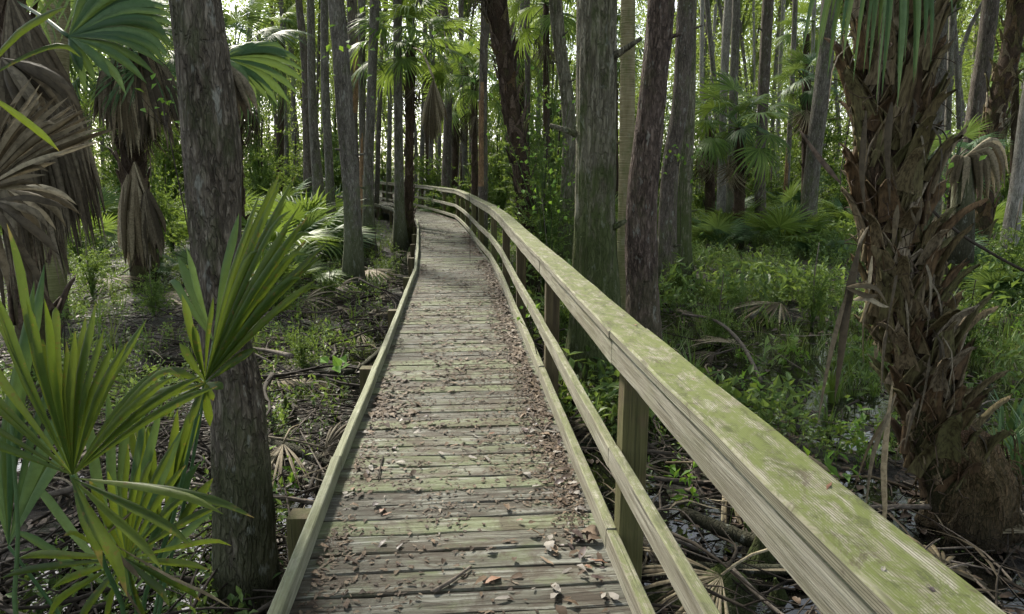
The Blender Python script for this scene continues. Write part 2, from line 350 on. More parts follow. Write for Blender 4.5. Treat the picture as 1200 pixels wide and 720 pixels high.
def ground_mat():
    m, nt, bs, out = base('swamp_muck'); L = nt.links
    n1 = noise(nt, coords(nt, (1.2, 1.2, 1.2), False), 1, 6, 0.7); n2 = noise(nt, coords(nt, (22, 22, 22), False), 1, 5, 0.7)
    c = ramp(nt, [(0.35, (0.005, 0.004, 0.003)), (0.5, (0.014, 0.010, 0.007)), (0.72, (0.036, 0.027, 0.018))]); L.new(n2, c.inputs[0])
    g = ramp(nt, [(0.4, (0.02, 0.03, 0.008)), (0.7, (0.05, 0.075, 0.02))]); L.new(n2, g.inputs[0])
    col = mix(nt, mth(nt, 'MULTIPLY', sstep(nt, n1, 0.45, 0.62), 0.7), c.outputs[0], g.outputs[0])
    L.new(col, bs.inputs['Base Color']); bs.inputs['Roughness'].default_value = 0.85
    bump(nt, bs, n2, 1.0, 0.03); return m
def water_mat():
    m, nt, bs, out = base('dark_swamp_water'); L = nt.links
    n = noise(nt, coords(nt, (26, 26, 26), False), 1, 4, 0.7); k = sstep(nt, n, 0.6, 0.66)
    big = sstep(nt, noise(nt, coords(nt, (1.5, 1.5, 1.5), False), 1, 3, 0.6), 0.42, 0.6)
    k = mth(nt, 'MULTIPLY', k, big)
    col = mix(nt, k, (0.006, 0.006, 0.005), (0.07, 0.11, 0.025))
    L.new(col, bs.inputs['Base Color'])
    L.new(mth(nt, 'ADD', mth(nt, 'MULTIPLY', k, 0.5), 0.04), bs.inputs['Roughness'])
    rp = noise(nt, coords(nt, (9, 9, 9), False), 1, 3, 0.5)
    bump(nt, bs, rp, 0.15, 0.01); return m
M['ground'] = ground_mat(); M['water'] = water_mat()

# ------------------------------------------------------------------ terrain and water
WATER = -0.70
RX = np.array([(-3, 0.95), (0, 0.62), (1.0, 0.52), (1.6, 0.46), (2.26, 0.40), (3.0, 0.357), (3.6, 0.315), (4.67, 0.22), (6.4, 0.065), (7.3, 0.0), (8.9, -0.115),
               (10, -0.21), (11.6, -0.36), (13.7, -0.66), (17.5, -1.12), (20.6, -1.57), (22.5, -1.86), (28, -3.45), (31, -4.6), (40, -8.0), (47, -11.0)])
def railx(y): return np.interp(y, RX[:, 0], RX[:, 1])
def gz(x, y):
    x = np.asarray(x, float); y = np.asarray(y, float)
    h = -0.87 + 0.34 * fbm(x * 0.55 + 11, y * 0.55 + 5, 0 * x, 3) + 0.10 * (fbm(x * 3 + 3, y * 3, 0 * x, 2) - 0.5)
    d = np.abs(x - (railx(y) - 0.6))
    h = h - 0.10 * np.exp(-(d / 1.2) ** 2) * (y < 30)                          # the walk crosses the wettest line
    h = h - 0.13 * np.exp(-((x - 1.6) ** 2 / 3 + (y - 3.2) ** 2 / 5)) - 0.08 * np.exp(-((x + 1.4) ** 2 + (y - 3.2) ** 2) / 2)
    h = h - 0.3 * np.exp(-((x - 5.0) ** 2 / 1.2 + (y - 6.2) ** 2 / 1.6)) - 0.15 * np.exp(-((x - 3.2) ** 2 / 3 + (y - 9) ** 2 / 3))
    h = h + np.clip((y - 7) / 50, 0, 1) * 0.25 + np.clip((y - 40) / 200, 0, 1) * 3
    h = h + 0.07 * np.exp(-((x + 3.5) ** 2 + (y - 7) ** 2) / 8)
    return h
def axis(lo, hi, mid_lo, mid_hi, step, n):
    a = np.arange(mid_lo, mid_hi, step); k = np.linspace(0, 1, n)[1:] ** 2.2
    return np.concatenate([(mid_lo + (lo - mid_lo) * k)[::-1], a, mid_hi + (hi - mid_hi) * k])
gx = axis(-260, 260, -9, 9, 0.09, 50); gy = axis(-120, 360, -1, 20, 0.1, 55)
X, Y = np.meshgrid(gx, gy); Z = gz(X, Y)
V = np.stack([X, Y, Z], -1).reshape(-1, 3); F = gridF(len(gy), len(gx))
thing('ground', None, None, me=mesh('ground', (V, F), M['ground']), kind='structure')
wx = axis(-120, 120, -6, 6, 1.0, 8)
thing('swamp_water', None, None, me=mesh('swamp_water', (np.array([[-120, -60, WATER], [120, -60, WATER], [120, 130, WATER], [-120, 130, WATER]]), np.array([[0, 1, 2, 3]])), M['water']), kind='structure')

# ------------------------------------------------------------------ boardwalk
def board_geo(L, w, h, ch=0.004, nx=6, jit=0.0015, seed=0):
    """beam along X from 0..L, width Y, height Z (centred), chamfered, slightly irregular"""
    r = np.random.RandomState(seed)
    a, b = w / 2, h / 2
    cs = np.array([(-a, -b + ch), (-a, b - ch), (-a + ch, b), (a - ch, b), (a, b - ch), (a, -b + ch), (a - ch, -b), (-a + ch, -b)])
    xs = np.linspace(0, L, nx); V = []
    for x in xs:
        c = cs + r.normal(0, jit, cs.shape) * 0.5 + r.normal(0, jit, 2)
        V.append(np.column_stack([np.full(8, x), c[:, 0], c[:, 1]]))
    V = np.vstack(V); F = gridF(nx, 8, True)
    k = (nx - 1) * 8
    caps = [[0, 1, 2, 3], [0, 3, 4, 7], [7, 4, 5, 6]]; F = np.vstack([F, caps, [[k + i for i in c[::-1]] for c in caps]])
    return V, F
def frame_mat(p0, xdir, up=(0, 0, 1)):
    x = Vector(xdir).normalized(); z = Vector(up); y = z.cross(x).normalized(); z = x.cross(y)
    m = Matrix((x, y, z)).transposed().to_4x4(); m.translation = Vector(p0); return m

walk = thing('boardwalk', 'long weathered plank boardwalk curving away through the swamp, scattered with dead leaves', 'boardwalk')
# rail line vertices (posts) every 2.35 m
post_y = [-2.1, 0.2, 2.55, 4.9, 7.25, 9.6, 11.95, 14.3, 16.65, 18.95, 20.8, 22.55, 24.8, 27, 29.1, 31.2, 33.3, 35.4, 37.6, 39.8, 42, 44.2, 46.4]
RP = [np.array([railx(y), y]) for y in post_y]
def offset_poly(pts, d):
    out = []
    for i, p in enumerate(pts):
        a = pts[max(i - 1, 0)]; b = pts[min(i + 1, len(pts) - 1)]; t = nrm(b - a)
        out.append(p + d * np.array([t[1], -t[0]]))
    return out
# planks
W_DECK = 1.335
plank_me = []
for k in range(10):
    V, F = board_geo(W_DECK + 0.01 * rnd.random(), 0.1365, 0.036, 0.006, 9, 0.0022, 100 + k)
    plank_me.append(mesh('plank', (V, F), M['plank'], False))
cl = offset_poly(RP, 0.045)                       # right-hand edge of the deck
seg = np.array(cl); dl = np.linalg.norm(np.diff(seg, axis=0), axis=1); cum = np.concatenate([[0], np.cumsum(dl)])
extra = Geo(); s = 0.9; cnt = 0
deck_right = seg
while s < cum[-1] - 0.1:
    i = min(np.searchsorted(cum, s, 'right') - 1, len(dl) - 1); t = (s - cum[i]) / dl[i]
    p = seg[i] * (1 - t) + seg[i + 1] * t
    d0 = nrm(seg[i + 1] - seg[i]); dn = nrm(seg[min(i + 2, len(seg) - 1)] - seg[min(i + 1, len(seg) - 2)]); dp = nrm(seg[i] - seg[i - 1]) if i else d0
    d = nrm(dp * max(0, .5 - t) + d0 * (1 - abs(t - .5)) + dn * max(0, t - .5))
    nvec = np.array([-d[1], d[0]])                # to the left
    m = frame_mat((p[0], p[1], -0.019 + rnd.uniform(-0.003, 0.002)), (nvec[0] + rnd.uniform(-.003, .003), nvec[1] + rnd.uniform(-.003, .003), rnd.uniform(-.002, .002)))
    if cnt < 298: part('plank', rnd.choice(plank_me), walk, mat4=m @ Matrix.Translation((rnd.uniform(-.012, .004), 0, 0)))
    else:
        V, F = board_geo(W_DECK, 0.1365, 0.036, 0.006, 2, 0.001, cnt)
        V = np.array([m @ Vector(v) for v in V]); extra.add(V, F)
    cnt += 1; s += 0.1435
if extra.n: part('plank', mesh('plank_run', extra, M['plank'], False), walk, kind='stuff')

def rail_run(name, mat, off, z, w, h, parent, pts=RP, i0=0, i1=None, gap=0.004, ch=0.005, step=1, sag=0.0):
    q = offset_poly(pts, off); i1 = i1 or len(q) - 1
    for i in range(i0, i1, step):
        a, b = q[i], q[min(i + step, len(q) - 1)]; L = np.linalg.norm(b - a)
        V, F = board_geo(L - gap, w, h, ch, 8, 0.0012, i * 7 + int(z * 100) + 50)
        dz = rnd.uniform(-0.004, 0.004)
        part(name, mesh(name, (V, F), mat, False), parent, mat4=frame_mat((a[0], a[1], z + dz), (b[0] - a[0], b[1] - a[1], rnd.uniform(-.004, .004))))
# kerb on the left: a board standing on edge, flush with the deck ends
KL = [p for p, y in zip(RP, post_y) if y < 22.6]
LK = offset_poly(RP, -1.245)
kz = 0.047
lky = [-1.3, 1.1, 3.45, 5.8, 8.3, 10.7, 13.2, 15.7, 18.2, 20.4, 21.9]
LKP = []
lx = np.array(LK)
for y in lky: LKP.append(np.array([np.interp(y, lx[:, 1], lx[:, 0]) + rnd.uniform(-.012, .012), y]))
for i in range(len(LKP) - 1):
    a, b = LKP[i], LKP[i + 1]; L = np.linalg.norm(b - a)
    V, F = board_geo(L - 0.004, 0.046, 0.09, 0.006, 8, 0.0015, 900 + i)
    part('kerb_board', mesh('kerb_board', (V, F), M['kerb'], False), walk, mat4=frame_mat((a[0], a[1], kz), (b[0] - a[0], b[1] - a[1], rnd.uniform(-.003, .003))))
for y0, y1 in ((23.2, 27.2), (27.2, 31.5), (31.5, 36), (36, 41), (41, 46)):
    a = np.array([np.interp(y0, lx[:, 1], lx[:, 0]), y0]); b = np.array([np.interp(y1, lx[:, 1], lx[:, 0]), y1])
    V, F = board_geo(np.linalg.norm(b - a) - 0.005, 0.046, 0.09, 0.006, 4, 0.0015, 950)
    part('kerb_board', mesh('kerb_board', (V, F), M['kerb'], False), walk, mat4=frame_mat((a[0], a[1], kz), (b[0] - a[0], b[1] - a[1], 0)))
# beams and posts below the deck
for off, nm in ((-1.18, 'joist'), (-0.6, 'joist'), (-0.02, 'joist')):
    q = offset_poly(RP, off)
    for i in range(len(q) - 1):
        a, b = q[i], q[i + 1]; V, F = board_geo(np.linalg.norm(b - a) - 0.004, 0.045, 0.16, 0.004, 3, 0.001, i)
        part('joist', mesh('joist', (V, F), M['post'], False), walk, mat4=frame_mat((a[0], a[1], -0.122), (b[0] - a[0], b[1] - a[1], 0)))
V, F = board_geo(0.95, 0.105, 0.105, 0.004, 5, 0.001, 5)
lp_me = mesh('support_post', (V, F), M['post'], False)
q = np.array(offset_poly(RP, -1.36))
for y in [0.6, 3.02, 5.5, 7.9, 10.4, 12.8, 15.2, 17.6, 20.0, 22.3, 25, 28, 31, 34]:
    x = np.interp(y, q[:, 1], q[:, 0])
    part('support_post', lp_me, walk, mat4=Matrix.Translation((x, y, -0.965)) @ Matrix.Rotation(-math.pi / 2, 4, 'Y'))

ng = Geo(); th6 = np.linspace(0, 2 * math.pi, 6, endpoint=False)
for c in [c for c in walk.children if c.name.startswith('plank')][:90]:
    for xx in (.09, .64, 1.22):
        for yy in (-.035, .035):
            q_ = c.matrix_basis @ Vector((xx + rnd.uniform(-.012, .012), yy + rnd.uniform(-.006, .006), .0185)); rr_ = .0042
            V = np.column_stack([q_.x + rr_ * np.cos(th6), q_.y + rr_ * np.sin(th6), np.full(6, q_.z + .0008)]); V = np.vstack([V, [[q_.x, q_.y, q_.z + .0016]]]); ng.add(V, [[k, (k + 1) % 6, 6] for k in range(6)])
part('nail_heads', mesh('nail_heads', ng, M['leaf_dark'], False), walk, kind='stuff')

# ------------------------------------------------------------------ handrail fence
rail = thing('handrail', 'wooden handrail with mossy flat top board and square posts right of the walk', 'railing')
rail_run('mid_rail', M['rail'], 0.02, 0.475, 0.04, 0.092, rail)
rail_run('bottom_rail', M['rail'], 0.022, 0.125, 0.046, 0.092, rail)
rail_run('fascia_board', M['rail'], 0.02, 0.912, 0.04, 0.096, rail)
rail_run('cap_board', M['cap'], 0.066, 0.981, 0.152, 0.039, rail, ch=0.007)
V, F = board_geo(1.96, 0.1, 0.098, 0.004, 8, 0.001, 6)
rp_me = mesh('post', (V, F), M['post'], False)
q = offset_poly(RP, 0.094)
for i in range(len(q)):
    a = q[i]; t = nrm(q[min(i + 1, len(q) - 1)] - q[max(i - 1, 0)])
    part('post', rp_me, rail, mat4=Matrix.Translation((a[0], a[1], -1.002)) @ Matrix.Rotation(math.atan2(t[1], t[0]), 4, 'Z') @ Matrix.Rotation(-math.pi / 2, 4, 'Y'))
# nail heads on the top board
ng = Geo()
qn = np.array(offset_poly(RP, 0.066))
for i in range(len(qn) - 8):
    for s_, o_ in ((0.02, -.04), (0.02, .04), (-0.02, -.04), (-0.02, .04), (.3, .03), (.3, -.035), (.6, .035), (.6, -.03), (.85, .02)):
        p = qn[i] + np.array([o_, s_ * 2]) if abs(s_) < .1 else qn[i] * (1 - s_) + qn[i + 1] * s_ + np.array([o_, 0])
        th = np.linspace(0, 2 * math.pi, 6, endpoint=False)
        V = np.column_stack([p[0] + .0055 * np.cos(th), p[1] + .0055 * np.sin(th), np.full(6, 1.0012)])
        V = np.vstack([V, [[p[0], p[1], 1.0025]]]); ng.add(V, [[k, (k + 1) % 6, 6] for k in range(6)])
part('nail_heads', mesh('nail_heads', ng, M['leaf_dark'], False), rail, kind='stuff')

# ------------------------------------------------------------------ vegetation prototypes
def kites(P0, D, Nn, L, W, fold=0.15):
    """n kite leaves: base P0, direction D, normal Nn"""
    P0 = np.asarray(P0, float); n = len(P0)
    D = D / (np.linalg.norm(D, axis=1)[:, None] + 1e-9); S = np.cross(D, Nn); S /= np.linalg.norm(S, axis=1)[:, None] + 1e-9
    L = np.broadcast_to(L, (n,))[:, None]; W = np.broadcast_to(W, (n,))[:, None]
    up = np.cross(S, D)
    a = P0; b = P0 + D * L * .45 + S * W * .5 + up * W * fold; c = P0 + D * L - up * L * .12; d = P0 + D * L * .45 - S * W * .5 + up * W * fold
    V = np.stack([a, b, c, d], 1).reshape(-1, 3); k = np.arange(n)[:, None] * 4
    F = np.vstack([k + np.array([0, 1, 2, -1]), k + np.array([0, 2, 3, -1])])
    F[:, 3] = -1
    return V, F
def fixneg(F): return F
def rdir(r, n, zb=0.0):
    v = r.normal(0, 1, (n, 3)); v[:, 2] += zb; return v / np.linalg.norm(v, axis=1)[:, None]

def crown_geo(seed, rad, height, n, size, nbranch=9, branch=True, clumps=26):
    r = np.random.RandomState(seed); g = Geo()
    cc = r.normal(0, 1, (clumps, 3)); cc /= np.linalg.norm(cc, axis=1)[:, None]; cc *= (r.uniform(0.25, 1, (clumps, 1)) ** 0.6) * [rad, rad, height / 2]
    cc[:, 2] += height / 2
    if branch:
        for k in range(min(nbranch, clumps)):
            p = catmull([[0, 0, -height * .15], cc[k] * [.4, .4, .6], cc[k]], 5)
            V, F = tube(p, np.linspace(rad * .035, rad * .008, 5), 4, cap=False); g.add(V, F, 0.0)
    idx = r.randint(0, clumps, n); cs = rad * r.uniform(0.16, 0.36, clumps)
    P0 = cc[idx] + r.normal(0, 1, (n, 3)) * cs[idx][:, None] * [1, 1, 0.6]
    V, F = kites(P0, rdir(r, n, -.2), rdir(r, n, 1.2), size * r.uniform(.6, 1.3, n), size * .5 * r.uniform(.6, 1.2, n))
    g.add(V, F, np.repeat(r.rand(n), 4)); return g
def twig_bush(seed, rad, height, ntw, lpt, size):
    r = np.random.RandomState(seed); g = Geo(); cl_ = max(8, ntw // 5)
    cc = r.normal(0, 1, (cl_, 3)); cc /= np.linalg.norm(cc, axis=1)[:, None]; cc *= (r.uniform(.2, 1, (cl_, 1)) ** .6) * [rad, rad, height / 2]; cc[:, 2] += height / 2
    LP, LD = [], []
    for c in cc:
        p = catmull([[0, 0, -height * .2], [c[0] * .3, c[1] * .3, c[2] * .45], c], 5); V, F = tube(p, np.linspace(rad * .018, rad * .005, 5), 3, cap=False); g.add(V, F, 0.0)
        for _ in range(5):
            f = r.uniform(.45, 1); b = p[min(4, int(f * 4))]; d = nrm(r.normal(0, 1, 3) * [1, 1, .45] + nrm(c - [0, 0, height * .3]) * .6); L_ = rad * r.uniform(.25, .6)
            e = b + d * L_ - [0, 0, L_ * .15]; V, F = tube(np.array([b, (b + e) / 2 + [0, 0, L_ * .06], e]), rad * .003, 3, cap=False); g.add(V, F, 0.0)
            t = r.uniform(.15, 1, lpt); LP.append(b + (e - b) * t[:, None]); LD.append(nrm(d) + r.normal(0, .7, (lpt, 3)))
    LP = np.vstack(LP); LD = np.vstack(LD); n = len(LP)
    V, F = kites(LP, LD, np.tile([0, 0, 1.], (n, 1)) + r.normal(0, .45, (n, 3)), size * r.uniform(.5, 1.4, n), size * .45 * r.uniform(.7, 1.2, n)); g.add(V, F, np.repeat(r.rand(n) * .5 + .2, 4)); return g
crown_me = [mesh('crown', crown_geo(10 + i, 2.2, 4.5, 2600, 0.17), M['canopy'], False) for i in range(3)]
thin_crown_me = [mesh('crown', crown_geo(20 + i, 1.5, 3.5, 1200, 0.19), M['canopy'], False) for i in range(3)]

def leaflet(H, U, W, Nn, a, L, wid, droop=0.3, fold=0.35, K=7, fuse=0.42, bend=0.0, spread=1.0, jag=0.0):
    D = math.cos(a) * U + math.sin(a) * W; S = -math.sin(a) * U + math.cos(a) * W
    s = np.linspace(0.02, 1, K)
    prof = np.where(s < fuse, s / fuse, np.clip((1 - s) / (1 - fuse), 0, 1) ** 0.75); prof[-1] = 0.02
    C = H + D * (L * s)[:, None] + Nn * (bend * L * s ** 2)[:, None]
    dr = droop * L * np.clip(s - 0.15, 0, 1) ** 2.2
    C = C + np.array([0, 0, -1.0]) * dr[:, None] - D * (dr * dr / max(L, .01) * 0.35)[:, None]
    w = (prof * wid / 2)[:, None]
    Lf = C - S * w; Rt = C + S * w; Md = C + Nn * (w * fold * 1.2) + Nn * 0.0
    V = np.stack([Lf, Md, Rt], 1).reshape(-1, 3)
    return V, gridF(K, 3)
def fan(g, H, U, Nn, L, n=34, arc=R(105), droop=0.3, fold=0.5, K=7, r=np.random, jit=0.06, bend=0.0, width=1.0, dead=False, parts=None):
    U = nrm(U); Nn = nrm(np.array(Nn) - np.dot(Nn, U) * U); W = np.cross(Nn, U)
    for k in range(n):
        a = -arc + 2 * arc * (k + .5) / n
        ll = L * (0.72 + 0.28 * math.cos(a * 0.75)) * (1 + r.normal(0, jit))
        a2 = a + r.normal(0, 0.02 if not dead else 0.06)
        wid = 2 * 0.42 * ll * math.tan(arc / n) * 1.12 * width
        nn = Nn + (r.normal(0, 0.12 if not dead else .5, 3))
        V, F = leaflet(np.asarray(H, float), U, W, nrm(nn), a2, ll, wid, droop * (1 + r.normal(0, .25)) , fold, K, bend=bend * math.cos(a))
        if parts is not None: parts.append((V, F))
        else: g.add(V, F, r.rand() * 0.5)
def frond_geo(seed, Lp=0.8, L=0.8, pitch=0.6, droop=0.5, n=30, K=6, arc=R(110), dead=False, pr=0.012):
    """frond growing from the origin along +X"""
    r = np.random.RandomState(seed); g = Geo()
    d = np.array([math.cos(pitch), 0, math.sin(pitch)])
    p = catmull([[0, 0, 0], d * Lp * .5, d * Lp + np.array([0, 0, -Lp * (.12 if not dead else .02)])], 6)
    V, F = tube(p, np.linspace(pr * 1.6, pr * .6, 6), 5, cap=False); g.add(V, F, 0.3)
    t = nrm(p[-1] - p[-2]); nn = np.cross(t, [0, 1, 0]); nn = -nn if nn[2] < 0 else nn
    nn = nn + np.array([0, r.normal(0, .25), 0])
    fan(g, p[-1], t, nn, L, n, arc, droop, 0.5 if not dead else 0.9, K, r, bend=-0.15, dead=dead, width=1.0 if not dead else .8)
    return g
fr_hi = [mesh('frond', frond_geo(30 + i, 0.9, 0.85, 0.25, 0.55 + .1 * i, 36, 7), M['frond_cool']) for i in range(4)]
fr_lo = [mesh('frond', frond_geo(40 + i, 0.9, 0.85, 0.25, 0.45 + .12 * i, 26, 5), M['frond_far']) for i in range(4)]
fr_mid = [mesh('frond', frond_geo(50 + i, 0.55, 0.55, 0.2, 0.22 + .08 * i, 28, 5, arc=R(120)), M['frond_far']) for i in range(4)]
fr_cool = [mesh('frond', frond_geo(55 + i, 0.55, 0.55, 0.2, 0.25 + .08 * i, 28, 5, arc=R(120)), M['frond_cool']) for i in range(4)]
fr_dead = [mesh('dead_frond', frond_geo(60 + i, 0.7, 0.8, 0.0, 0.5, 22, 6, arc=R(45), dead=True), M['frond_dead_dark']) for i in range(3)]
fr_tan = [mesh('dead_frond', frond_geo(65 + i, 0.5, 0.8, 0.0, 0.7, 22, 6, arc=R(70), dead=True), M['frond_dead']) for i in range(3)]

def plate(p, wd, th, curl, up, jag=0.0, r=np.random):
    """flat tapering slab along p with a shallow gutter on its outer face"""
    p = np.asarray(p, float); n = len(p); T = np.gradient(p, axis=0); T /= np.linalg.norm(T, axis=1)[:, None] + 1e-9
    S = np.cross(T, np.asarray(up, float)); S /= np.linalg.norm(S, axis=1)[:, None] + 1e-9; U = np.cross(S, T)
    w_ = np.asarray(wd)[:, None]; t = np.full((n, 1), th); cs = [(-1, curl, 0), (-.5, -curl * .2, 0), (0, -curl * .6, 0), (.5, -curl * .2, 0), (1, curl, 0), (.9, curl, -1), (0, -curl * .6, -1), (-.9, curl, -1)]
    V = np.stack([p + S * w_ * a + U * (w_ * b + t * c) for a, b, c in cs], 1)
    V[1:] += r.normal(0, .0018, V[1:].shape)
    if jag:
        V[-1] += T[-1] * r.uniform(-jag, jag, (8, 1)); V[-1, 5:] = V[-1, [4, 2, 0]] - U[-1] * th * .4
    F = gridF(n, 8, True); k = (n - 1) * 8; F = np.vstack([F, [[k, k + 1, k + 6, k + 7], [k + 1, k + 2, k + 5, k + 6], [k + 2, k + 3, k + 4, k + 5]]])
    return V.reshape(-1, 3), F
def boot_geo(seed, L=0.3, out=0.16, w=0.06, leg=True):
    """split palm leaf base: x outward, y sideways, z up; two flat straps crossing into a ragged stub"""
    r = np.random.RandomState(seed); g = Geo()
    j = np.array([0.03 + out * .25, r.normal(0, .006), L * .38])
    e = np.array([out, r.normal(0, .03), L * r.uniform(.8, 1.1)])
    p = catmull([j - [.02, 0, .08], (j + e) / 2 + [-.01, r.normal(0, .01), .01], e], 5)
    V, F = plate(p, np.array([1.25, 1.05, .85, .7, .62]) * w * r.uniform(.8, 1.15), .012, .35, [1, 0, .3], .05, r); g.add(V, F, 0.0)
    if r.rand() < .5:                                  # splinter torn off the tip
        q = catmull([p[2] + [.004, w * .3, 0], p[3] + [.02, w * .5, .0], e + [.03, w * r.uniform(.4, 1.3), r.uniform(-.02, .07)]], 4)
        V, F = plate(q, np.array([.3, .25, .2, .06]) * w, .004, .3, [1, 0, .2], 0, r); g.add(V, F, .15)
    if leg:
        for sgn in (-1, 1):
            q = catmull([[-.02, sgn * w * 2.5, -.10], [0.012, sgn * w * 1.5, L * .12], j + [.0, sgn * w * .35, .03]], 4)
            V, F = plate(q, np.array([.75, .7, .6, .4]) * w, .01, .3, [1, 0, .1], 0, r); g.add(V, F, 0.1)
    return g
boot_me = [mesh('boot', boot_geo(70 + i, 0.30 + .04 * (i % 3), 0.07 + .05 * (i % 4), .046), M['boot']) for i in range(10)]
boot_out = [mesh('boot', boot_geo(80 + i, 0.33 + .03 * (i % 3), 0.20 + .06 * (i % 3), .04), M['boot']) for i in range(4)]
boot_dark = [mesh('boot', boot_geo(90 + i, 0.32 + .03 * (i % 3), 0.07 + .05 * (i % 3), .045, leg=(i % 2 == 0)), M['boot_dark']) for i in range(5)]

# ------------------------------------------------------------------ trees
def bark_disp(amp, kr=3.0, kz=1.2, flute=0.0, fl_n=6, z0=0.0, seed=0, fine=0.4):
    def f(rr, th, pts):
        z = pts[:, 2][:, None] - z0
        c, s = np.cos(th), np.sin(th)
        rid = fbm(c * kr + seed, s * kr + 3 * seed, z * kz, 3); rid = np.abs(rid - 0.5) * 2
        big = fbm(c * 1.0 + seed, s * 1.0, z * 0.5, 2) - 0.5
        fz = np.exp(-np.clip(z, 0, 9) / 0.55)
        fl = 1 + flute * fz * (0.75 + 0.5 * np.cos(th * fl_n + seed + 1.2 * np.sin(th * 2 + seed)))
        return rr * (1 + amp * (rid - .3) + big * 0.12) * fl
    return f
def px_path(pix, d, lean=0.0):
    """trunk centreline given as photo points top -> bottom at distance d (metres)"""
    return np.array([P(u, v, d) for u, v, w_ in pix]), np.array([w_ / 2 * d / FPX * 0.94 for _, _, w_ in pix])
def make_tree(label, pix, d, mat, height=13, segs=14, rings=40, amp=0.08, flute=0.28, fl_n=6, crown=True, thin=False, name='tree', cat='tree', group=None, kr=3.0, kz=1.2, patch=None, limbs=0, cm=None):
    pts, rad = px_path(pix, d)
    o = np.argsort(pts[:, 2]); pts = pts[o]; rad = rad[o]
    g0 = float(gz(pts[0, 0], pts[0, 1])); dirb = nrm(pts[1] - pts[0])
    if pts[0, 2] > g0 - 0.15:
        ext = pts[0] + dirb * ((g0 - 0.25 - pts[0, 2]) / dirb[2]); pts = np.vstack([ext, pts]); rad = np.concatenate([[rad[0] * 1.05], rad])
    top = pts[-1]; dt = nrm(pts[-1] - pts[-2]); dt = nrm(dt * [.6, .6, 1])
    if top[2] < height:
        n_ = 3
        for k in range(1, n_ + 1):
            pts = np.vstack([pts, top + dt * ((height - top[2]) / dt[2]) * k / n_]); rad = np.append(rad, rad[-1] * (0.82 if k < n_ else .5))
    base_ = np.array([pts[0, 0], pts[0, 1], g0])
    # dense rings low, sparse high
    zz = pts[:, 2]; C = catmull(np.column_stack([pts, rad]), 240)
    zvis = 1.6 + d * 0.26
    lo = C[C[:, 2] <= zvis + .5]; hi = C[C[:, 2] > zvis + .5]
    nl = rings
    zl = np.linspace(C[0, 2], min(zvis + .5, C[-1, 2]), nl); cols = [np.interp(zl, C[:, 2], C[:, k]) for k in range(4)]
    D = np.column_stack(cols)
    if len(hi) > 4: D = np.vstack([D, hi[::max(1, len(hi) // 6)]])
    Vt, Ft = tube(D[:, :3] - base_, D[:, 3], segs, bark_disp(amp, kr, kz, flute, fl_n, 0, d * 1.7 + pix[0][0] * .01))
    t = thing(name, label, cat, base_, group)
    tr = part('trunk', mesh('trunk', (Vt, Ft), mat), t)
    if patch:                                     # warm sunlight painted in orange on part of the trunk
        pz0, pz1, side, pm = patch
        me = tr.data; me.materials.append(pm)
        vv = np.empty(len(me.vertices) * 3); me.vertices.foreach_get('co', vv); vv = vv.reshape(-1, 3)
        for p_ in me.polygons:
            c = vv[list(p_.vertices)].mean(0) + base_
            cx = np.interp(c[2], D[:, 2], D[:, 0])
            if pz0 < c[2] < pz1 + 0.3 * math.sin(c[0] * 40) and (c[0] - cx) * side > -0.02: p_.material_index = 1
    for k in range(limbs):
        h = rnd.uniform(.55, .9) * height; i = np.argmin(abs(D[:, 2] - h)); a = rnd.uniform(0, 6.28); L = rnd.uniform(1.2, 2.4)
        b = D[i, :3] - base_; q = catmull([b, b + [math.cos(a) * L * .5, math.sin(a) * L * .5, .3], b + [math.cos(a) * L, math.sin(a) * L, 1.1]], 5)
        part('limb', mesh('limb', tube(q, np.linspace(D[i, 3] * .5, .015, 5), 5), mat), t)
    if not thin and not group and d > 5:
        for k in range(3):
            i = rnd.randint(4, nl - 6); a = rnd.uniform(math.pi * .9, math.pi * 2.1); b = D[i, :3] - base_; rr_ = D[i, 3]; dr_ = np.array([math.cos(a), math.sin(a), rnd.uniform(.1, .6)]); L_ = rnd.uniform(.5, 1.3) * rr_
            part('stub', mesh('stub', tube(catmull([b + dr_ * rr_ * .7, b + dr_ * (rr_ + L_ * .5), b + dr_ * (rr_ + L_)], 4), np.array([.22, .16, .13, .09]) * rr_, 7, bark_disp(.3, 2, 9)), mat), t)
    if crown:
        part('crown', rnd.choice(thin_crown_me if thin else crown_me), t, loc=D[-1, :3] - base_ - np.array([0, 0, 2.2]), rot=(0, 0, rnd.uniform(0, 6)), scale=(1, 1, rnd.uniform(.8, 1.2)))
    return t, D, base_

# foreground trunk on the left: heavy relief
make_tree('large rough-barked grey trunk rising at the left beside the walk, nearest of all trees', [(229, 0, 57), (237, 60, 60), (245, 140, 65), (249, 180, 66), (251, 240, 62), (256, 340, 57), (266, 410, 60), (278, 480, 67), (291, 720, 88)], 3.4, M['bark_near'],
          segs=96, rings=420, amp=0.10, flute=0.1, kr=9, kz=3.2, limbs=3, height=12)
make_tree('thick furrowed cypress trunk with mossy flared base just behind the handrail', [(700, 0, 47), (699, 120, 49), (697, 240, 50), (697, 330, 59), (697, 400, 70), (697, 450, 88)], 6.9, M['bark_green'],
          segs=90, rings=340, amp=0.14, flute=0.25, fl_n=7, kr=9, kz=1.3, limbs=3, height=14)
make_tree('reddish brown flaky trunk leaning right, beside the thick mossy cypress', [(775, 0, 32), (768, 80, 32), (760, 160, 34), (752, 240, 37), (752, 330, 40), (755, 410, 46)], 7.7, M['bark_red'],
          segs=64, rings=260, amp=0.16, flute=0.12, kr=6, kz=2.2, limbs=2, height=13)
make_tree('dark brown trunk tilting right, front one of the pair right of the reddish trunk', [(804, 0, 20), (797, 120, 20), (785, 200, 20), (781, 300, 24)], 12.5, M['bark_brown'], segs=40, rings=140, kr=5, kz=1.6, amp=.12)
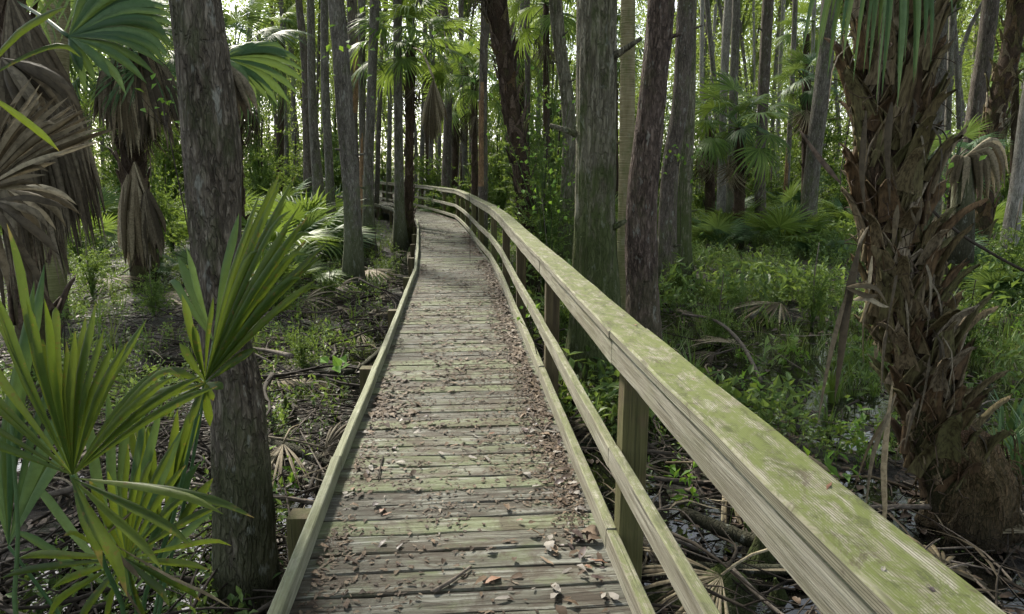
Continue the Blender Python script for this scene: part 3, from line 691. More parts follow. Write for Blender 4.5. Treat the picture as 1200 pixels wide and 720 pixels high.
make_tree('grey cypress with broadly fluted moss-green foot standing in low herbs, right of the reddish trunk', [(808, 0, 17), (807, 120, 16), (803, 200, 18), (798, 260, 24), (795, 300, 30), (793, 322, 36)], 14.2, M['bark_green'], segs=44, rings=140, kr=5, kz=1.6, amp=.1, flute=.35, fl_n=5)
make_tree('smooth ringed yellowish palm trunk between the thick mossy cypress and the reddish trunk', [(736, 0, 17), (735, 120, 18), (733, 240, 18), (732, 330, 22)], 9.5, M['bark_ring'], segs=24, rings=80, amp=.03, flute=.1, name='palm_tree', cat='palm', crown=False)
make_tree('greenish bent trunk with a shaggy collar, left of the thick mossy cypress', [(651, 0, 16), (657, 60, 15), (665, 120, 16), (667, 180, 17), (663, 290, 21)], 14, M['bark_green'], segs=24, rings=90, amp=.06)
# left group
make_tree('tallest grey cypress left of the walk, thick and straight, rising from tangled roots', [(394, 0, 19), (399, 60, 20), (404, 130, 21), (410, 200, 21), (413, 250, 21), (414, 290, 23), (414, 328, 27)], 13.8, M['bark_grey'], segs=48, rings=200, kr=5, kz=1.5, amp=.12, flute=.3)
make_tree('slender pale grey trunk just left of the tallest cypress', [(380, 0, 9), (381, 100, 10), (385, 180, 10), (389, 265, 12)], 19, M['bark_grey'], segs=16, rings=70, thin=True)
make_tree('slim grey trunk leaning left with a thickened foot among the palmettos', [(364, 0, 9), (366, 120, 10), (370, 185, 12), (376, 250, 16)], 21, M['bark_grey'], segs=16, rings=70, thin=True)
make_tree('crooked thin brown trunk left of the slim grey trunks', [(350, 0, 8), (353, 30, 9), (357, 70, 9), (359, 130, 9), (361, 240, 12)], 24, M['bark_brown'], segs=14, rings=70, thin=True)
make_tree('brown trunk with painted orange sunlight behind the tallest cypress', [(412, 0, 12), (414, 40, 12), (415, 100, 11), (414, 160, 11), (420, 260, 14)], 24, M['bark_brown'], segs=16, rings=90, patch=(3.5, 5.6, 1, M['bark_sunpatch']))
make_tree('thin grey trunk with painted orange sunlight near its foot, left of the far handrail', [(424, 0, 9), (424, 100, 8), (425, 190, 8), (427, 270, 11)], 20.5, M['bark_grey'], segs=16, rings=120, thin=True, patch=(0.2, 2.4, -1, M['bark_sunpatch']))
make_tree('dark grey cypress at the left edge of the far walk', [(439, 0, 11), (436, 90, 11), (432, 200, 12), (432, 285, 16)], 19, M['bark_grey'], segs=20, rings=100, amp=.1, flute=.4)
make_tree('straight bluish grey trunk in front of the far handrail bend', [(466, 0, 11), (466, 60, 10), (467, 150, 11), (468, 240, 13), (469, 278, 17)], 19.5, M['bark_grey'], segs=20, rings=100, amp=.1, flute=.35)
make_tree('thin grey trunk at the far upper left beside the foreground trunk', [(303, 0, 5), (303, 60, 5), (302, 200, 6)], 34, M['bark_grey'], segs=8, rings=24, thin=True)
make_tree('pale thick trunk high at the far left, behind the dead palm skirt', [(67, 0, 26), (66, 60, 26), (62, 300, 30)], 10.5, M['bark_ring'], segs=20, rings=40, amp=.04)
# centre background
ctr = [(526, 60, 9, 27), (541, 90, 6, 32), (507, 80, 5, 34), (516, 120, 4, 38), (567, 70, 7, 26), (605, 160, 6, 30), (596, 90, 5, 33), (447, 60, 5, 33), (456, 90, 5, 36), (498, 30, 5, 37), (618, 120, 7, 28), (632, 90, 5, 36)]
for k, (u, v, wp, d) in enumerate(ctr):
    make_tree('thin grey trunk in the dim woods behind the handrail bend', [(u + rnd.uniform(-14, 14), 0, wp), (u, v, wp), (u + rnd.uniform(-5, 5), 215, wp * 1.25)], d, M[rnd.choice(['bark_grey', 'bark_brown', 'bark_grey'])], segs=8, rings=20, thin=True, group='thin trunks behind the handrail bend')
make_tree('brown trunk with a painted streak of orange sunlight just behind the far handrail', [(568, 0, 9), (566, 120, 10), (566, 250, 12)], 18, M['bark_brown'], segs=14, rings=90, patch=(1.2, 3.6, -1, M['bark_sunpatch']))
# right group
make_tree('pale whitish slender trunk, left one of the slim pair right of centre', [(854, 0, 10), (850, 60, 10), (847, 150, 9), (845, 262, 12)], 22, M['bark_pale'], segs=16, rings=80, thin=True)
make_tree('slim grey-brown trunk, right one of the slim pair right of centre', [(863, 0, 9), (860, 100, 10), (857, 200, 11), (857, 275, 14)], 21.5, M['bark_grey'], segs=16, rings=80, thin=True)
make_tree('brown-grey trunk with flaking bark standing alone in the herb carpet right of centre', [(900, 0, 13), (896, 80, 13), (891, 200, 13), (891, 250, 14), (891, 280, 19)], 21.5, M['bark_brown'], segs=24, rings=100, amp=.12, flute=.4)
make_tree('thin trunk with orange sunlight painted on its foot among green herbs on the right', [(932, 0, 6), (929, 80, 6), (925, 160, 6), (920, 245, 7)], 27, M['bark_grey'], segs=12, rings=120, thin=True, patch=(0.3, 2.2, -1, M['bark_sunpatch']))
make_tree('grey trunk leaning right close behind the booted palm', [(972, 0, 18), (966, 80, 19), (955, 170, 19), (948, 240, 20), (945, 270, 24)], 19, M['bark_grey'], segs=24, rings=100, amp=.1)
make_tree('dark vine-covered trunk leaning right, beyond the booted palm', [(1161, 0, 18), (1154, 60, 18), (1141, 150, 20), (1133, 230, 22), (1130, 270, 27)], 17, M['bark_brown'], segs=24, rings=100, amp=.1)
make_tree('pale grey trunk cut by the right edge of the photo', [(1215, 60, 15), (1203, 130, 15), (1192, 215, 15), (1186, 262, 18)], 15, M['bark_pale'], segs=20, rings=80, amp=.08)
make_tree('stout grey trunk half hidden behind the top of the booted palm', [(1100, 0, 20), (1098, 90, 20), (1092, 200, 22), (1088, 280, 26)], 16, M['bark_grey'], segs=20, rings=60)
rt = [(822, 5, 5, 34), (833, 4, 4, 40), (838, 6, 5, 30), (876, 4, 4, 42), (884, 3, 4, 38), (913, 5, 5, 36), (940, 4, 5, 40), (951, 5, 5, 33), (1112, 7, 7, 26), (1123, 6, 6, 31), (1176, 6, 6, 30), (828, 4, 4, 46), (907, 5, 4, 45), (868, 5, 4, 48)]
for k, (u, w0, w1, d) in enumerate(rt):
    dx = rnd.uniform(-13, 13)
    make_tree('slender pale trunk far back in the bright woods on the right', [(u + dx, 0, w0), (u, 110, w0), (u - dx * .6, 235, w1 * 1.2)], d, M[rnd.choice(['bark_grey', 'bark_pale', 'bark_brown'])], segs=8, rings=20, thin=True, group='slender far trunks on the right')
lt = [(285, 6, 40), (322, 4, 44), (334, 5, 38), (372, 4, 42), (345, 3, 50), (100, 5, 36), (118, 4, 40), (140, 5, 44), (205, 6, 33), (20, 6, 36)]
for k, (u, w0, d) in enumerate(lt):
    dx = rnd.uniform(-14, 14)
    make_tree('slender trunk far back in the bright woods on the left', [(u + dx, 0, w0), (u, 110, w0), (u - dx * .6, 225, w0 * 1.2)], d, M[rnd.choice(['bark_grey', 'bark_brown'])], segs=8, rings=20, thin=True, group='slender far trunks on the left')
# the woods go on: far trunks, many of them, spaced through the depth
far = []
for k in range(130):
    d = rnd.uniform(40, 100); x = rnd.uniform(-.85, .85) * d
    far.append((x, d))
proto_far = None; far_me = []
for k in range(4):
    q = catmull([[0, 0, -.3], [rnd.uniform(-.4, .4), 0, 4], [rnd.uniform(-1.3, 1.3), 0, 9], [rnd.uniform(-2, 2), 0, 15]], 12)
    far_me.append(mesh('trunk', tube(q, np.linspace(.17, .07, 12), 7, bark_disp(.1, flute=.5, seed=k)), M[('bark_grey', 'bark_brown', 'bark_pale', 'bark_grey')[k]]))
for k, (x, d) in enumerate(far):
    t = thing('tree', 'distant slim trunk with a leafy crown in the deep background woods', 'tree', (x, d, float(gz(x, d))), 'distant trees of the background woods', rot=(0, 0, rnd.uniform(0, 6.28)))
    s = rnd.uniform(.7, 1.35)
    part('trunk', rnd.choice(far_me), t, scale=(s, s, 1))
    part('crown', rnd.choice(thin_crown_me + crown_me), t, loc=(0, 0, rnd.uniform(7, 13)), rot=(0, 0, rnd.uniform(0, 6)), scale=(1.3, 1.3, 1.3))
# unseen-side neighbours overhead: the trees whose crowns shade this stretch of the walk
for k, (x, y) in enumerate([(-6, -3), (5, -4), (-9, 3), (8.5, 1.5), (-3.5, -7), (2, -9), (11, 6), (-12, 8), (10.5, 9.5), (-10.5, 11), (14, 13), (-16, 16), (20, 20)]):
    t = thing('tree', 'tall swamp tree standing outside the frame near the walk', 'tree', (x, y, float(gz(x, y))), 'trees around the viewpoint')
    part('trunk', rnd.choice(far_me), t)
    part('crown', crown_me[k % 3], t, loc=(0, 0, 9 + k % 3), scale=(1.5, 1.5, 1.2))

# ------------------------------------------------------------------ palms
def place_boots(t, D, base_, z0, z1, n, meshes, rfun, sc0=1.0, tilt=0.0, jit=.25):
    ga = 2.399963
    for k in range(n):
        f = k / n; z = z0 + (z1 - z0) * f; a = k * ga + rnd.uniform(-jit, jit)
        i = [np.interp(z, D[:, 2], D[:, c]) for c in range(4)]
        r_ = i[3] * 0.86
        s = sc0 * rnd.uniform(.8, 1.2)
        loc = np.array([i[0] + math.cos(a) * r_, i[1] + math.sin(a) * r_, z]) - base_
        m = Matrix.Translation(loc) @ Matrix.Rotation(a, 4, 'Z') @ Matrix.Rotation(rnd.uniform(-.15, .15), 4, 'X') @ Matrix.Rotation(tilt + rnd.uniform(-.15, .2), 4, 'Y') @ Matrix.Diagonal((s, s * rnd.uniform(.8, 1.25), s * rnd.uniform(.8, 1.2), 1))
        part('boot', rnd.choice(meshes), t, mat4=m)
def palm(label, pix, d, nboot=60, head=True, headn=16, fr=None, deadn=6, mat=None, bm=boot_dark, bsc=1.0, topz=None, frs=1.0, dead_me=None, core=.8, segs=14, rings=30, group=None, hz=(-0.9, 1.2)):
    pts, rad = px_path(pix, d); o = np.argsort(pts[:, 2]); pts = pts[o]; rad = rad[o] * core
    g0 = float(gz(pts[0, 0], pts[0, 1])); pts = np.vstack([[pts[0, 0], pts[0, 1], g0 - .3], pts]) if pts[0, 2] > g0 - .1 else pts
    if len(rad) < len(pts): rad = np.concatenate([[rad[0]], rad])
    if topz and pts[-1, 2] < topz:
        dt = nrm(pts[-1] - pts[-2]); pts = np.vstack([pts, pts[-1] + dt * (topz - pts[-1, 2]) / dt[2]]); rad = np.append(rad, rad[-1])
    base_ = np.array([pts[0, 0], pts[0, 1], g0])
    D = catmull(np.column_stack([pts, rad]), rings)
    t = thing('palm_tree', label, 'palm', base_, group)
    part('trunk', mesh('trunk', tube(D[:, :3] - base_, D[:, 3], segs, bark_disp(.12, 2, 3, .05, seed=d)), mat or M['palm_core']), t)
    if nboot: place_boots(t, D, base_, g0 + .35, D[-1, 2] - .05, nboot, bm, None, bsc)
    if head:
        c = D[-1, :3] - base_
        for k in range(headn):
            a = k * 2.4 + rnd.uniform(-.3, .3); pt = hz[0] + (hz[1] - hz[0]) * k / headn
            part('frond', rnd.choice(fr or fr_lo), t, mat4=Matrix.Translation(c) @ Matrix.Rotation(a, 4, 'Z') @ Matrix.Rotation(-pt, 4, 'Y') @ Matrix.Rotation(rnd.uniform(-.5, .5), 4, 'X') @ Matrix.Scale(frs * rnd.uniform(.85, 1.15), 4))
        for k in range(deadn):
            a = k * 2.4 + rnd.uniform(-.3, .3)
            part('dead_frond', rnd.choice(dead_me or fr_dead), t, mat4=Matrix.Translation(c + np.array([0, 0, -.15 - .5 * (k / max(deadn, 1))])) @ Matrix.Rotation(a, 4, 'Z') @ Matrix.Rotation(R(rnd.uniform(60, 82)), 4, 'Y') @ Matrix.Scale(frs * rnd.uniform(.8, 1.1), 4))
    return t, D, base_
palm('slim palm with dark shaggy trunk beside the bluish grey trunk at the bend', [(482, 52, 14), (480, 150, 13), (479, 230, 14), (478, 280, 17)], 20, 70, True, 22, deadn=3, bsc=.75, frs=1.15)
palm('tall dark palm with curving boot-studded trunk behind the handrail, centre of the picture', [(580, 0, 27), (590, 60, 27), (600, 130, 24), (611, 200, 26), (620, 255, 28), (622, 300, 30)], 13.5, 120, True, 14, deadn=6, bm=boot_dark + boot_dark + boot_out[:1], bsc=.95, topz=6.2, rings=50)
palm('palm on the left with a skirt of dead fronds and bundled brown boots', [(150, 62, 30), (152, 150, 30), (158, 220, 32), (168, 305, 40)], 13.5, 90, True, 24, fr=fr_hi, deadn=16, bsc=1.1, frs=1.0)
palm('old palm at the left edge wrapped in long dark hanging dead fronds', [(10, -40, 40), (20, 100, 44), (32, 300, 48), (45, 420, 60)], 7.2, 40, True, 10, fr=fr_hi, deadn=0, bsc=1.0, topz=4.3, core=.75)
palm('leaning palm with criss-cross boots at the upper right corner', [(1196, 0, 27), (1184, 60, 26), (1172, 110, 26), (1160, 170, 26), (1150, 260, 28)], 14.5, 110, True, 12, bm=boot_me, bsc=.9, topz=6.5, deadn=4)
palm('small palm with pale green head behind the bend of the handrail', [(556, 95, 10), (556, 180, 10), (557, 240, 12)], 24, 40, True, 18, deadn=3, bsc=.7)
palm('short palm head with light fronds seen above the handrail bend', [(535, 120, 9), (533, 235, 11)], 30, 20, True, 16, deadn=4, bsc=.7)
palm('palm behind the slim pair of trunks with wide open fans and tan dead fronds', [(866, 150, 13), (866, 262, 18)], 19.5, 20, True, 20, fr=fr_cool + fr_lo, deadn=5, dead_me=fr_tan, bsc=.8, frs=1.15)
palm('palm left of the pale whitish trunk with drooping fans and tan dead fronds', [(832, 150, 13), (832, 262, 16)], 23, 20, True, 16, deadn=7, dead_me=fr_tan, bsc=.8, frs=1.1)
palm('palm with broad pale fans left of the leaning grey trunk', [(945, 95, 12), (945, 250, 16)], 22, 20, True, 18, fr=fr_cool, deadn=4, dead_me=fr_tan, bsc=.8, frs=1.1)
palm('palm between the booted palm and the vine-covered trunk with upright green fans', [(1118, 190, 13), (1118, 260, 16)], 12, 10, True, 16, fr=fr_cool, deadn=2, bsc=.8, frs=.85)
palm('palm with fronds drooping beside the foreground trunk, seen to its right', [(276, 68, 14), (278, 220, 18)], 15, 30, True, 22, fr=fr_hi, deadn=9, bsc=.8, frs=1.0)
for k, (u, v, d) in enumerate([(700, -10, 24), (640, 5, 22), (1040, 80, 30), (500, 60, 36), (330, 40, 34), (240, 90, 30), (720, 60, 28), (945, 40, 34), (1190, 90, 24), (90, 90, 26), (610, 60, 30), (545, 60, 36)]):
    palm('cabbage palm partly hidden in the background woods', [(u, v, 9), (u + rnd.uniform(-4, 4), 235, 12)], d, 0, True, 14, deadn=4, frs=1.1, group='palms in the background woods')

# ------------------------------------------------------------------ the big booted palm on the right
bp_pix = [(1046, -60, 92), (1046, 0, 92), (1044, 80, 90), (1042, 160, 90), (1043, 240, 88), (1054, 330, 84), (1072, 400, 84), (1090, 470, 84), (1106, 550, 84), (1120, 600, 88), (1130, 650, 96)]
BPD = 4.1
bt, bD, bb = palm('big palm right of the handrail, its leaning trunk covered in split olive-brown boots', bp_pix, BPD, 0, True, 10, fr=fr_hi, deadn=0, topz=3.6, core=.68, segs=40, rings=120, frs=1.3, hz=(0.2, 1.3))
z_lo = bb[2]
place_boots(bt, bD, bb, z_lo + .35, 2.9, 150, boot_me, None, 1.0, jit=.1)
place_boots(bt, bD, bb, z_lo + .65, 1.35, 30, boot_out, None, .9, tilt=.15)
# fibre, straps
def ribbon(pts, wid, nrmv=(0, -1, .3), fold=.3, n=8, prof=None):
    p = catmull(pts, n); T = np.gradient(p, axis=0); T /= np.linalg.norm(T, axis=1)[:, None] + 1e-9
    S = np.cross(T, np.asarray(nrmv, float)); S /= np.linalg.norm(S, axis=1)[:, None] + 1e-9; U = np.cross(S, T)
    s = np.linspace(0, 1, n); pr = (np.minimum(1, s / .3 + .25) * np.clip((1 - s) / .55, 0, 1) ** .7) if prof is None else prof(s); pr[-1] = max(pr[-1], .03)
    w_ = (pr * wid / 2)[:, None]
    return np.stack([p - S * w_, p + U * w_ * fold * 1.5, p + S * w_], 1).reshape(-1, 3), gridF(n, 3)
g = Geo()
for k in range(36):
    z = rnd.uniform(.0, 2.6); a = rnd.uniform(math.pi * .95, 2.05 * math.pi); i = [np.interp(z, bD[:, 2], bD[:, c]) for c in range(4)]
    st = np.array([i[0] + math.cos(a) * (i[3] + .05), i[1] + math.sin(a) * (i[3] + .05), z]) - bb
    L = rnd.uniform(.15, .5); o = np.array([math.cos(a), math.sin(a), 0]) * rnd.uniform(.02, .12)
    sw = np.array([rnd.uniform(-.06, .06), 0, 0])
    V, F = ribbon([st, st + o + sw * .3 + [0, 0, -L * .3], st + o * 1.2 + sw + [0, 0, -L]], rnd.uniform(.008, .028), (math.cos(a), math.sin(a), rnd.uniform(-.6, .6)), .4, 6); g.add(V, F)
part('hanging_strap', mesh('hanging_strap', g, M['frond_dead_dark']), bt, kind='stuff')
g = Geo()
for k in range(320):
    z = rnd.uniform(z_lo + .1, 2.7); a = rnd.uniform(0, 6.28); i = [np.interp(z, bD[:, 2], bD[:, c]) for c in range(4)]
    if z > z_lo + .8 and z < 1.0 and rnd.random() < .75: continue
    st = np.array([i[0] + math.cos(a) * (i[3] + .03), i[1] + math.sin(a) * (i[3] + .03), z]) - bb
    d = rdir(rs, 1)[0] * [.12, .12, .16]; d2 = rdir(rs, 1)[0] * .08
    o = np.array([math.cos(a), math.sin(a), 0]) * rnd.uniform(.01, .07)
    V, F = tube(catmull([st, st + o + d * .5, st + o + d + d2 * .5], 5), rnd.uniform(.0015, .004), 3, cap=False); g.add(V, F)
part('fibre', mesh('fibre', g, M['boot_dark']), bt, kind='stuff')
# long pale straps on the left side of the trunk (each one visible)
for pix_, w_, dm in ([[(1002, 318), (982, 380), (968, 440), (958, 500)], .035, 'frond_dead_dark'], [[(1008, 285), (994, 350), (985, 420), (978, 470)], .05, 'frond_dead_dark'],
                     [[(1046, 448), (1036, 540), (1037, 600), (1033, 645)], .045, 'frond_dead'], [[(1050, 462), (1024, 530), (1014, 600)], .03, 'frond_dead_dark'],
                     [[(1052, 240), (1049, 265), (1046, 292)], .035, 'frond_dead'], [[(1022, 300), (1019, 330), (1018, 345)], .02, 'frond_dead'],
                     [[(985, 215), (960, 185), (935, 150)], .03, 'boot_dark'], [[(1030, 400), (1026, 420), (1025, 400)], .02, 'frond_dead'],
                     [[(1080, 235), (1074, 260), (1065, 240)], .03, 'frond_dead'], [[(1052, 470), (1020, 520), (1000, 575)], .02, 'frond_dead'],
                     [[(1045, 120), (1040, 170), (1043, 240)], .04, 'frond_dead_dark'], [[(1015, 130), (1010, 200), (1014, 250)], .035, 'frond_dead_dark']):
    p = [P(u, v, BPD - .28) - bb for u, v in pix_]
    V, F = ribbon(p, w_, (rnd.uniform(-.4, .4), -1, .2), .4, 9); part('hanging_strap', mesh('hanging_strap', (V, F, np.full(len(V), rnd.random())), M[dm]), bt)
for pix_ in ([(992, 337), (1012, 335), (1028, 340), (1040, 358)], [(992, 338), (1015, 347), (1030, 345)], [(1000, 352), (1015, 350), (1032, 358), (1042, 360)]):
    V, F = ribbon([P(u, v, BPD - .36) - bb for u, v in pix_], .05, (0, -.5, 1), .5, 9); part('hanging_strap', mesh('hanging_strap', (V, F, np.full(len(V), .45)), M['frond_dead']), bt)
# root mass at the foot
rc = np.array([bb[0], bb[1], bb[2]]) - bb
def rootdisp(rr, th, pts): return rr * (1 + .7 * (fbm(np.cos(th) * 4, np.sin(th) * 4, pts[:, 2][:, None] * 7, 4) - .45))
top_i = [np.interp(z_lo + .75, bD[:, 2], bD[:, c]) for c in range(4)]
q = catmull([[0.02, 0, -.25], [0.0, 0, .15], [-.05, 0, .45], np.array(top_i[:3]) - bb], 26)
part('root_mass', mesh('root_mass', tube(q, np.interp(np.linspace(0, 1, 26), [0, .35, .75, 1], [.30, .25, .19, .14]), 44, rootdisp), M['root']), bt)
g = Geo()
for k in range(70):
    a = rnd.uniform(math.pi * .8, math.pi * 2.2); z = rnd.uniform(0.0, .75); r_ = np.interp(z, [0, .3, .75], [.28, .24, .18])
    st = np.array([math.cos(a) * r_ - z * .07, math.sin(a) * r_, z]); o = np.array([math.cos(a), math.sin(a), 0]) * rnd.uniform(.02, .1)
    V, F = tube(catmull([st, st + o + [0, 0, -.04], st + o * 1.3 + [rnd.uniform(-.05, .05), 0, -rnd.uniform(.08, .3)]], 4), rnd.uniform(.003, .008), 4, cap=False); g.add(V, F)
part('rootlets', mesh('rootlets', g, M['root']), bt, kind='stuff')
# green frond hanging over the top of the trunk: each leaflet a sub-part
def px_fan(parent, name, hub, hd, tips, wid, mat, nv=(0, -1, .35), org=(0, 0, 0), arch=.08, fold=.45, n=9, sag=0.0, prof=None, dd=0.0):
    H = P(hub[0], hub[1], hd) - org
    fr = part(name, None, parent, loc=H)
    if mat.name.startswith(('dead', 'dark_dead')) and len(tips) > 8:
        tips = list(tips) + [((a[0] + b[0]) / 2 + rnd.uniform(-6, 6), (a[1] + b[1]) / 2 + rnd.uniform(-8, 4)) for a, b in zip(tips, tips[1:])]; wid = wid * .58
    for tp in tips:
        u, v = tp[:2]; dz = tp[2] if len(tp) > 2 else rnd.uniform(-.08, .08) + dd
        e = P(u, v, hd + dz) - org - H; L = np.linalg.norm(e)
        nn = nrm(np.array(nv) + rs.normal(0, .18 if 'dead' not in mat.name else .55, 3))
        mid = e * .5 + np.array([0, 0, 1]) * arch * L + np.array([0, -1, 0]) * .03 * L
        q3 = e * .8 + np.array([0, 0, 1]) * arch * .75 * L * (1 - sag)
        if rnd.random() < .3: e = e * .96 + np.array([0, 0, -1]) * L * rnd.uniform(.03, .12)
        V, F = ribbon([np.zeros(3), mid, q3, e], wid * rnd.uniform(.85, 1.15), nn, fold, n, prof)
        part('leaflet', mesh('leaflet', (V, F, np.full(len(V), rnd.random() * .6)), mat, tip=np.repeat(np.linspace(0, 1, n), 3) + rnd.uniform(-.25, .05)), fr)
    return fr
H = P(1035, -75, 3.55) - bb
fr = part('frond', None, bt, loc=H)
for u, v, dv in [(940, 70, 0), (952, 95, 0), (962, 60, .1), (974, 90, .1), (985, 55, 0), (992, 75, 0), (997, 88, 0), (1003, 102, -.1), (1012, 98, 0), (1016, 62, .1), (1022, 90, 0), (1028, 118, -.1), (1037, 126, 0), (1047, 129, 0), (1041, 75, -.1), (1055, 92, 0), (1062, 70, .1), (1068, 92, 0), (1075, 102, 0), (1083, 62, 0), (1087, 25, 0), (1098, 60, .1), (1108, 52, 0), (1135, 62, 0), (1120, 30, .1), (1030, 60, .15), (1005, 50, .15), (1060, 45, .15), (978, 30, .15), (1090, 80, 0)]:
    if rnd.random() < .18: continue
    e = P(u + rnd.uniform(-5, 5), v + rnd.uniform(-14, 6), 3.55 + dv + rnd.uniform(-.06, .06)) - bb - H
    V, F = ribbon([np.zeros(3), e * [.55, .5, .1] + [0, 0, .06], e * [.88, .9, .45], e], .027 * rnd.uniform(.85, 1.15), nrm(np.array([rnd.uniform(-.9, .9), -1, .15])), .5, 10, lambda s: np.minimum(1, s / .2 + .3) * np.clip((1 - s) / .4, 0, 1) ** .6)
    part('leaflet', mesh('leaflet', (V, F, np.full(len(V), rnd.random())), M['frond_cool']), fr)

# ------------------------------------------------------------------ foreground palmetto, left
pm_base = np.array([-1.25, 1.62, float(gz(-1.25, 1.62))])
pm = thing('saw_palmetto', 'large green fan palmetto in the left foreground with pleated spotted blades', 'palmetto', pm_base)
pf = lambda s: np.minimum(1, s / .45 + .08) * np.clip((1 - s) / .5, 0, 1) ** .8
pf2 = lambda s: np.minimum(1, s / .35 + .05) * np.clip((1 - s) / .35, 0, 1) ** .85
A = px_fan(pm, 'frond', (85, 557), 1.62, [(-30, 300), (-12, 335), (8, 262), (-45, 385), (22, 330), (40, 372), (62, 336), (88, 388), (112, 355), (132, 405), (150, 400), (172, 374), (190, 430), (221, 414), (238, 440), (255, 453),
        (-60, 430), (-70, 470), (-60, 505), (-75, 400), (78, 400), (100, 410), (52, 350), (122, 385), (-5, 375), (100, 372), (160, 395), (205, 440), (30, 350)], .021, M['frond_near'], org=pm_base, arch=.05, prof=pf2)
px_fan(pm, 'frond', (84, 560), 1.6, [(298, 607), (262, 603), (225, 640), (190, 668), (150, 690), (120, 660)], .026, M['frond_near'], org=pm_base, arch=.07, prof=pf2, nv=(0, -.5, 1))
B = px_fan(pm, 'frond', (240, 447), 1.9, [(300, 300), (312, 235), (320, 213), (332, 206), (326, 250), (345, 222), (352, 240), (340, 265), (373, 243), (368, 268), (388, 280), (380, 296), (360, 306), (385, 318), (370, 328), (356, 342), (335, 354), (312, 378),
        (300, 388), (292, 330), (275, 345), (250, 348), (306, 270), (336, 235), (352, 262), (360, 280), (374, 292), (348, 320), (326, 335), (330, 198), (346, 206), (305, 225), (318, 260), (362, 252)], .018, M['frond_near'], org=pm_base, arch=.03, prof=pf2)
px_fan(pm, 'frond', (241, 449), 1.88, [(210, 402), (196, 432), (168, 468), (150, 482), (182, 492), (213, 345), (226, 380), (250, 470), (262, 455), (246, 500), (222, 498), (300, 408)], .024, M['frond_near'], org=pm_base, arch=.03, prof=pf2)
C = px_fan(pm, 'frond', (148, 655), 1.75, [(0, 678), (20, 655), (48, 722), (90, 585), (104, 562), (126, 552), (150, 520), (165, 540), (180, 528), (205, 518), (218, 545), (232, 570), (262, 592), (276, 634), (245, 668), (238, 704), (200, 706), (215, 690), (70, 620), (85, 740), (120, 745), (175, 745), (60, 690)],
       .021, M['frond_near'], org=pm_base, arch=.05, prof=pf2)
px_fan(pm, 'frond', (150, 700), 2.05, [(60, 500), (95, 470), (125, 455), (148, 450), (170, 475), (190, 470), (215, 500), (235, 540), (30, 560), (10, 620), (250, 600)], .03, M['frond_cool'], org=pm_base, arch=.05, prof=pf2)
px_fan(pm, 'frond', (10, 640), 1.9, [(-10, 400), (18, 425), (40, 330), (52, 310), (70, 420), (85, 460), (-20, 470), (28, 470), (100, 500), (60, 520)], .035, M['frond_cool'], org=pm_base, arch=.03, prof=pf2)
px_fan(pm, 'frond', (195, 640), 2.1, [(140, 470), (155, 455), (172, 500), (230, 455), (208, 480), (236, 470), (220, 520), (250, 560)], .03, M['frond_near'], org=pm_base, arch=.03, prof=pf2)
px_fan(pm, 'frond', (250, 400), 2.3, [(208, 300), (195, 318), (218, 290), (280, 250), (300, 262), (290, 285)], .028, M['frond_cool'], org=pm_base, arch=.02, prof=pf2)
px_fan(pm, 'dead_frond', (120, 630), 1.7, [(138, 588), (165, 680), (275, 715), (155, 600), (172, 735)], .02, M['frond_dead'], org=pm_base, arch=.02, prof=pf2)
px_fan(pm, 'frond', (-30, 100), 1.5, [(78, 8), (98, 50), (70, 178), (-20, 20)], .017, M['frond_near'], org=pm_base, arch=.06, prof=pf2)
for (a, b, ad, bd) in [((85, 557), (150, 760), 1.62, 1.75), ((240, 447), (160, 760), 1.9, 1.85), ((148, 655), (165, 780), 1.75, 1.85), ((10, 640), (120, 800), 1.9, 1.95), ((195, 640), (160, 800), 2.1, 2.0), ((-30, 100), (-60, 760), 1.5, 1.7), ((250, 400), (180, 760), 2.3, 2.0), ((12, 480), (22, 760), 1.8, 1.8)]:
    p0, p1 = P(*a, ad) - pm_base, P(*b, bd) - pm_base; p2 = np.array([p1[0] * .6, p1[1] * .6, 0])
    part('petiole', mesh('petiole', tube(catmull([p0, (p0 + p1) / 2 + [.01, 0, .0], p1, p2], 10), np.linspace(.0045, .009, 10), 6), M['frond_cool']), pm)
# dead fans at the left edge
db = np.array([-2.4, 2.3, float(gz(-2.4, 2.3))])
dp = thing('dead_palmetto', 'withered grey-brown fan palmetto leaves spread at the left edge of the photo', 'palmetto', db)
px_fan(dp, 'dead_frond', (-25, 225), 2.3, [(38, 90), (50, 108), (62, 116), (76, 118), (88, 122), (98, 128), (104, 136), (112, 146), (126, 152), (120, 165), (92, 160), (80, 176), (66, 190), (55, 205), (40, 220), (20, 110), (8, 118), (140, 150)], .028, M['frond_dead'], org=db, arch=.03, prof=pf2, fold=.9)
px_fan(dp, 'dead_frond', (2, 68), 3.0, [(12, 150), (28, 140), (45, 138), (60, 132), (74, 126), (88, 124), (92, 112), (84, 98), (0, 160), (-20, 150), (95, 120)], .075, M['frond_dead_dark'], org=db, arch=.1, prof=pf2, fold=.9)
px_fan(dp, 'dead_frond', (-10, 235), 2.6, [(20, 290), (40, 330), (58, 352), (30, 262), (60, 262), (10, 340), (78, 245), (70, 300)], .03, M['frond_dead_dark'], org=db, arch=.08, prof=pf2, fold=.9)
px_fan(dp, 'dead_frond', (8, 222), 2.8, [(90, 240), (80, 262), (66, 270), (95, 252), (50, 280)], .03, M['frond_dead'], org=db, arch=.12, prof=pf2, fold=.9)
part('stem', mesh('stem', tube(catmull([[0, 0, -.1], P(-60, 420, 2.4) - db, P(-25, 225, 2.3) - db], 8), .012, 6), M['frond_dead']), dp)
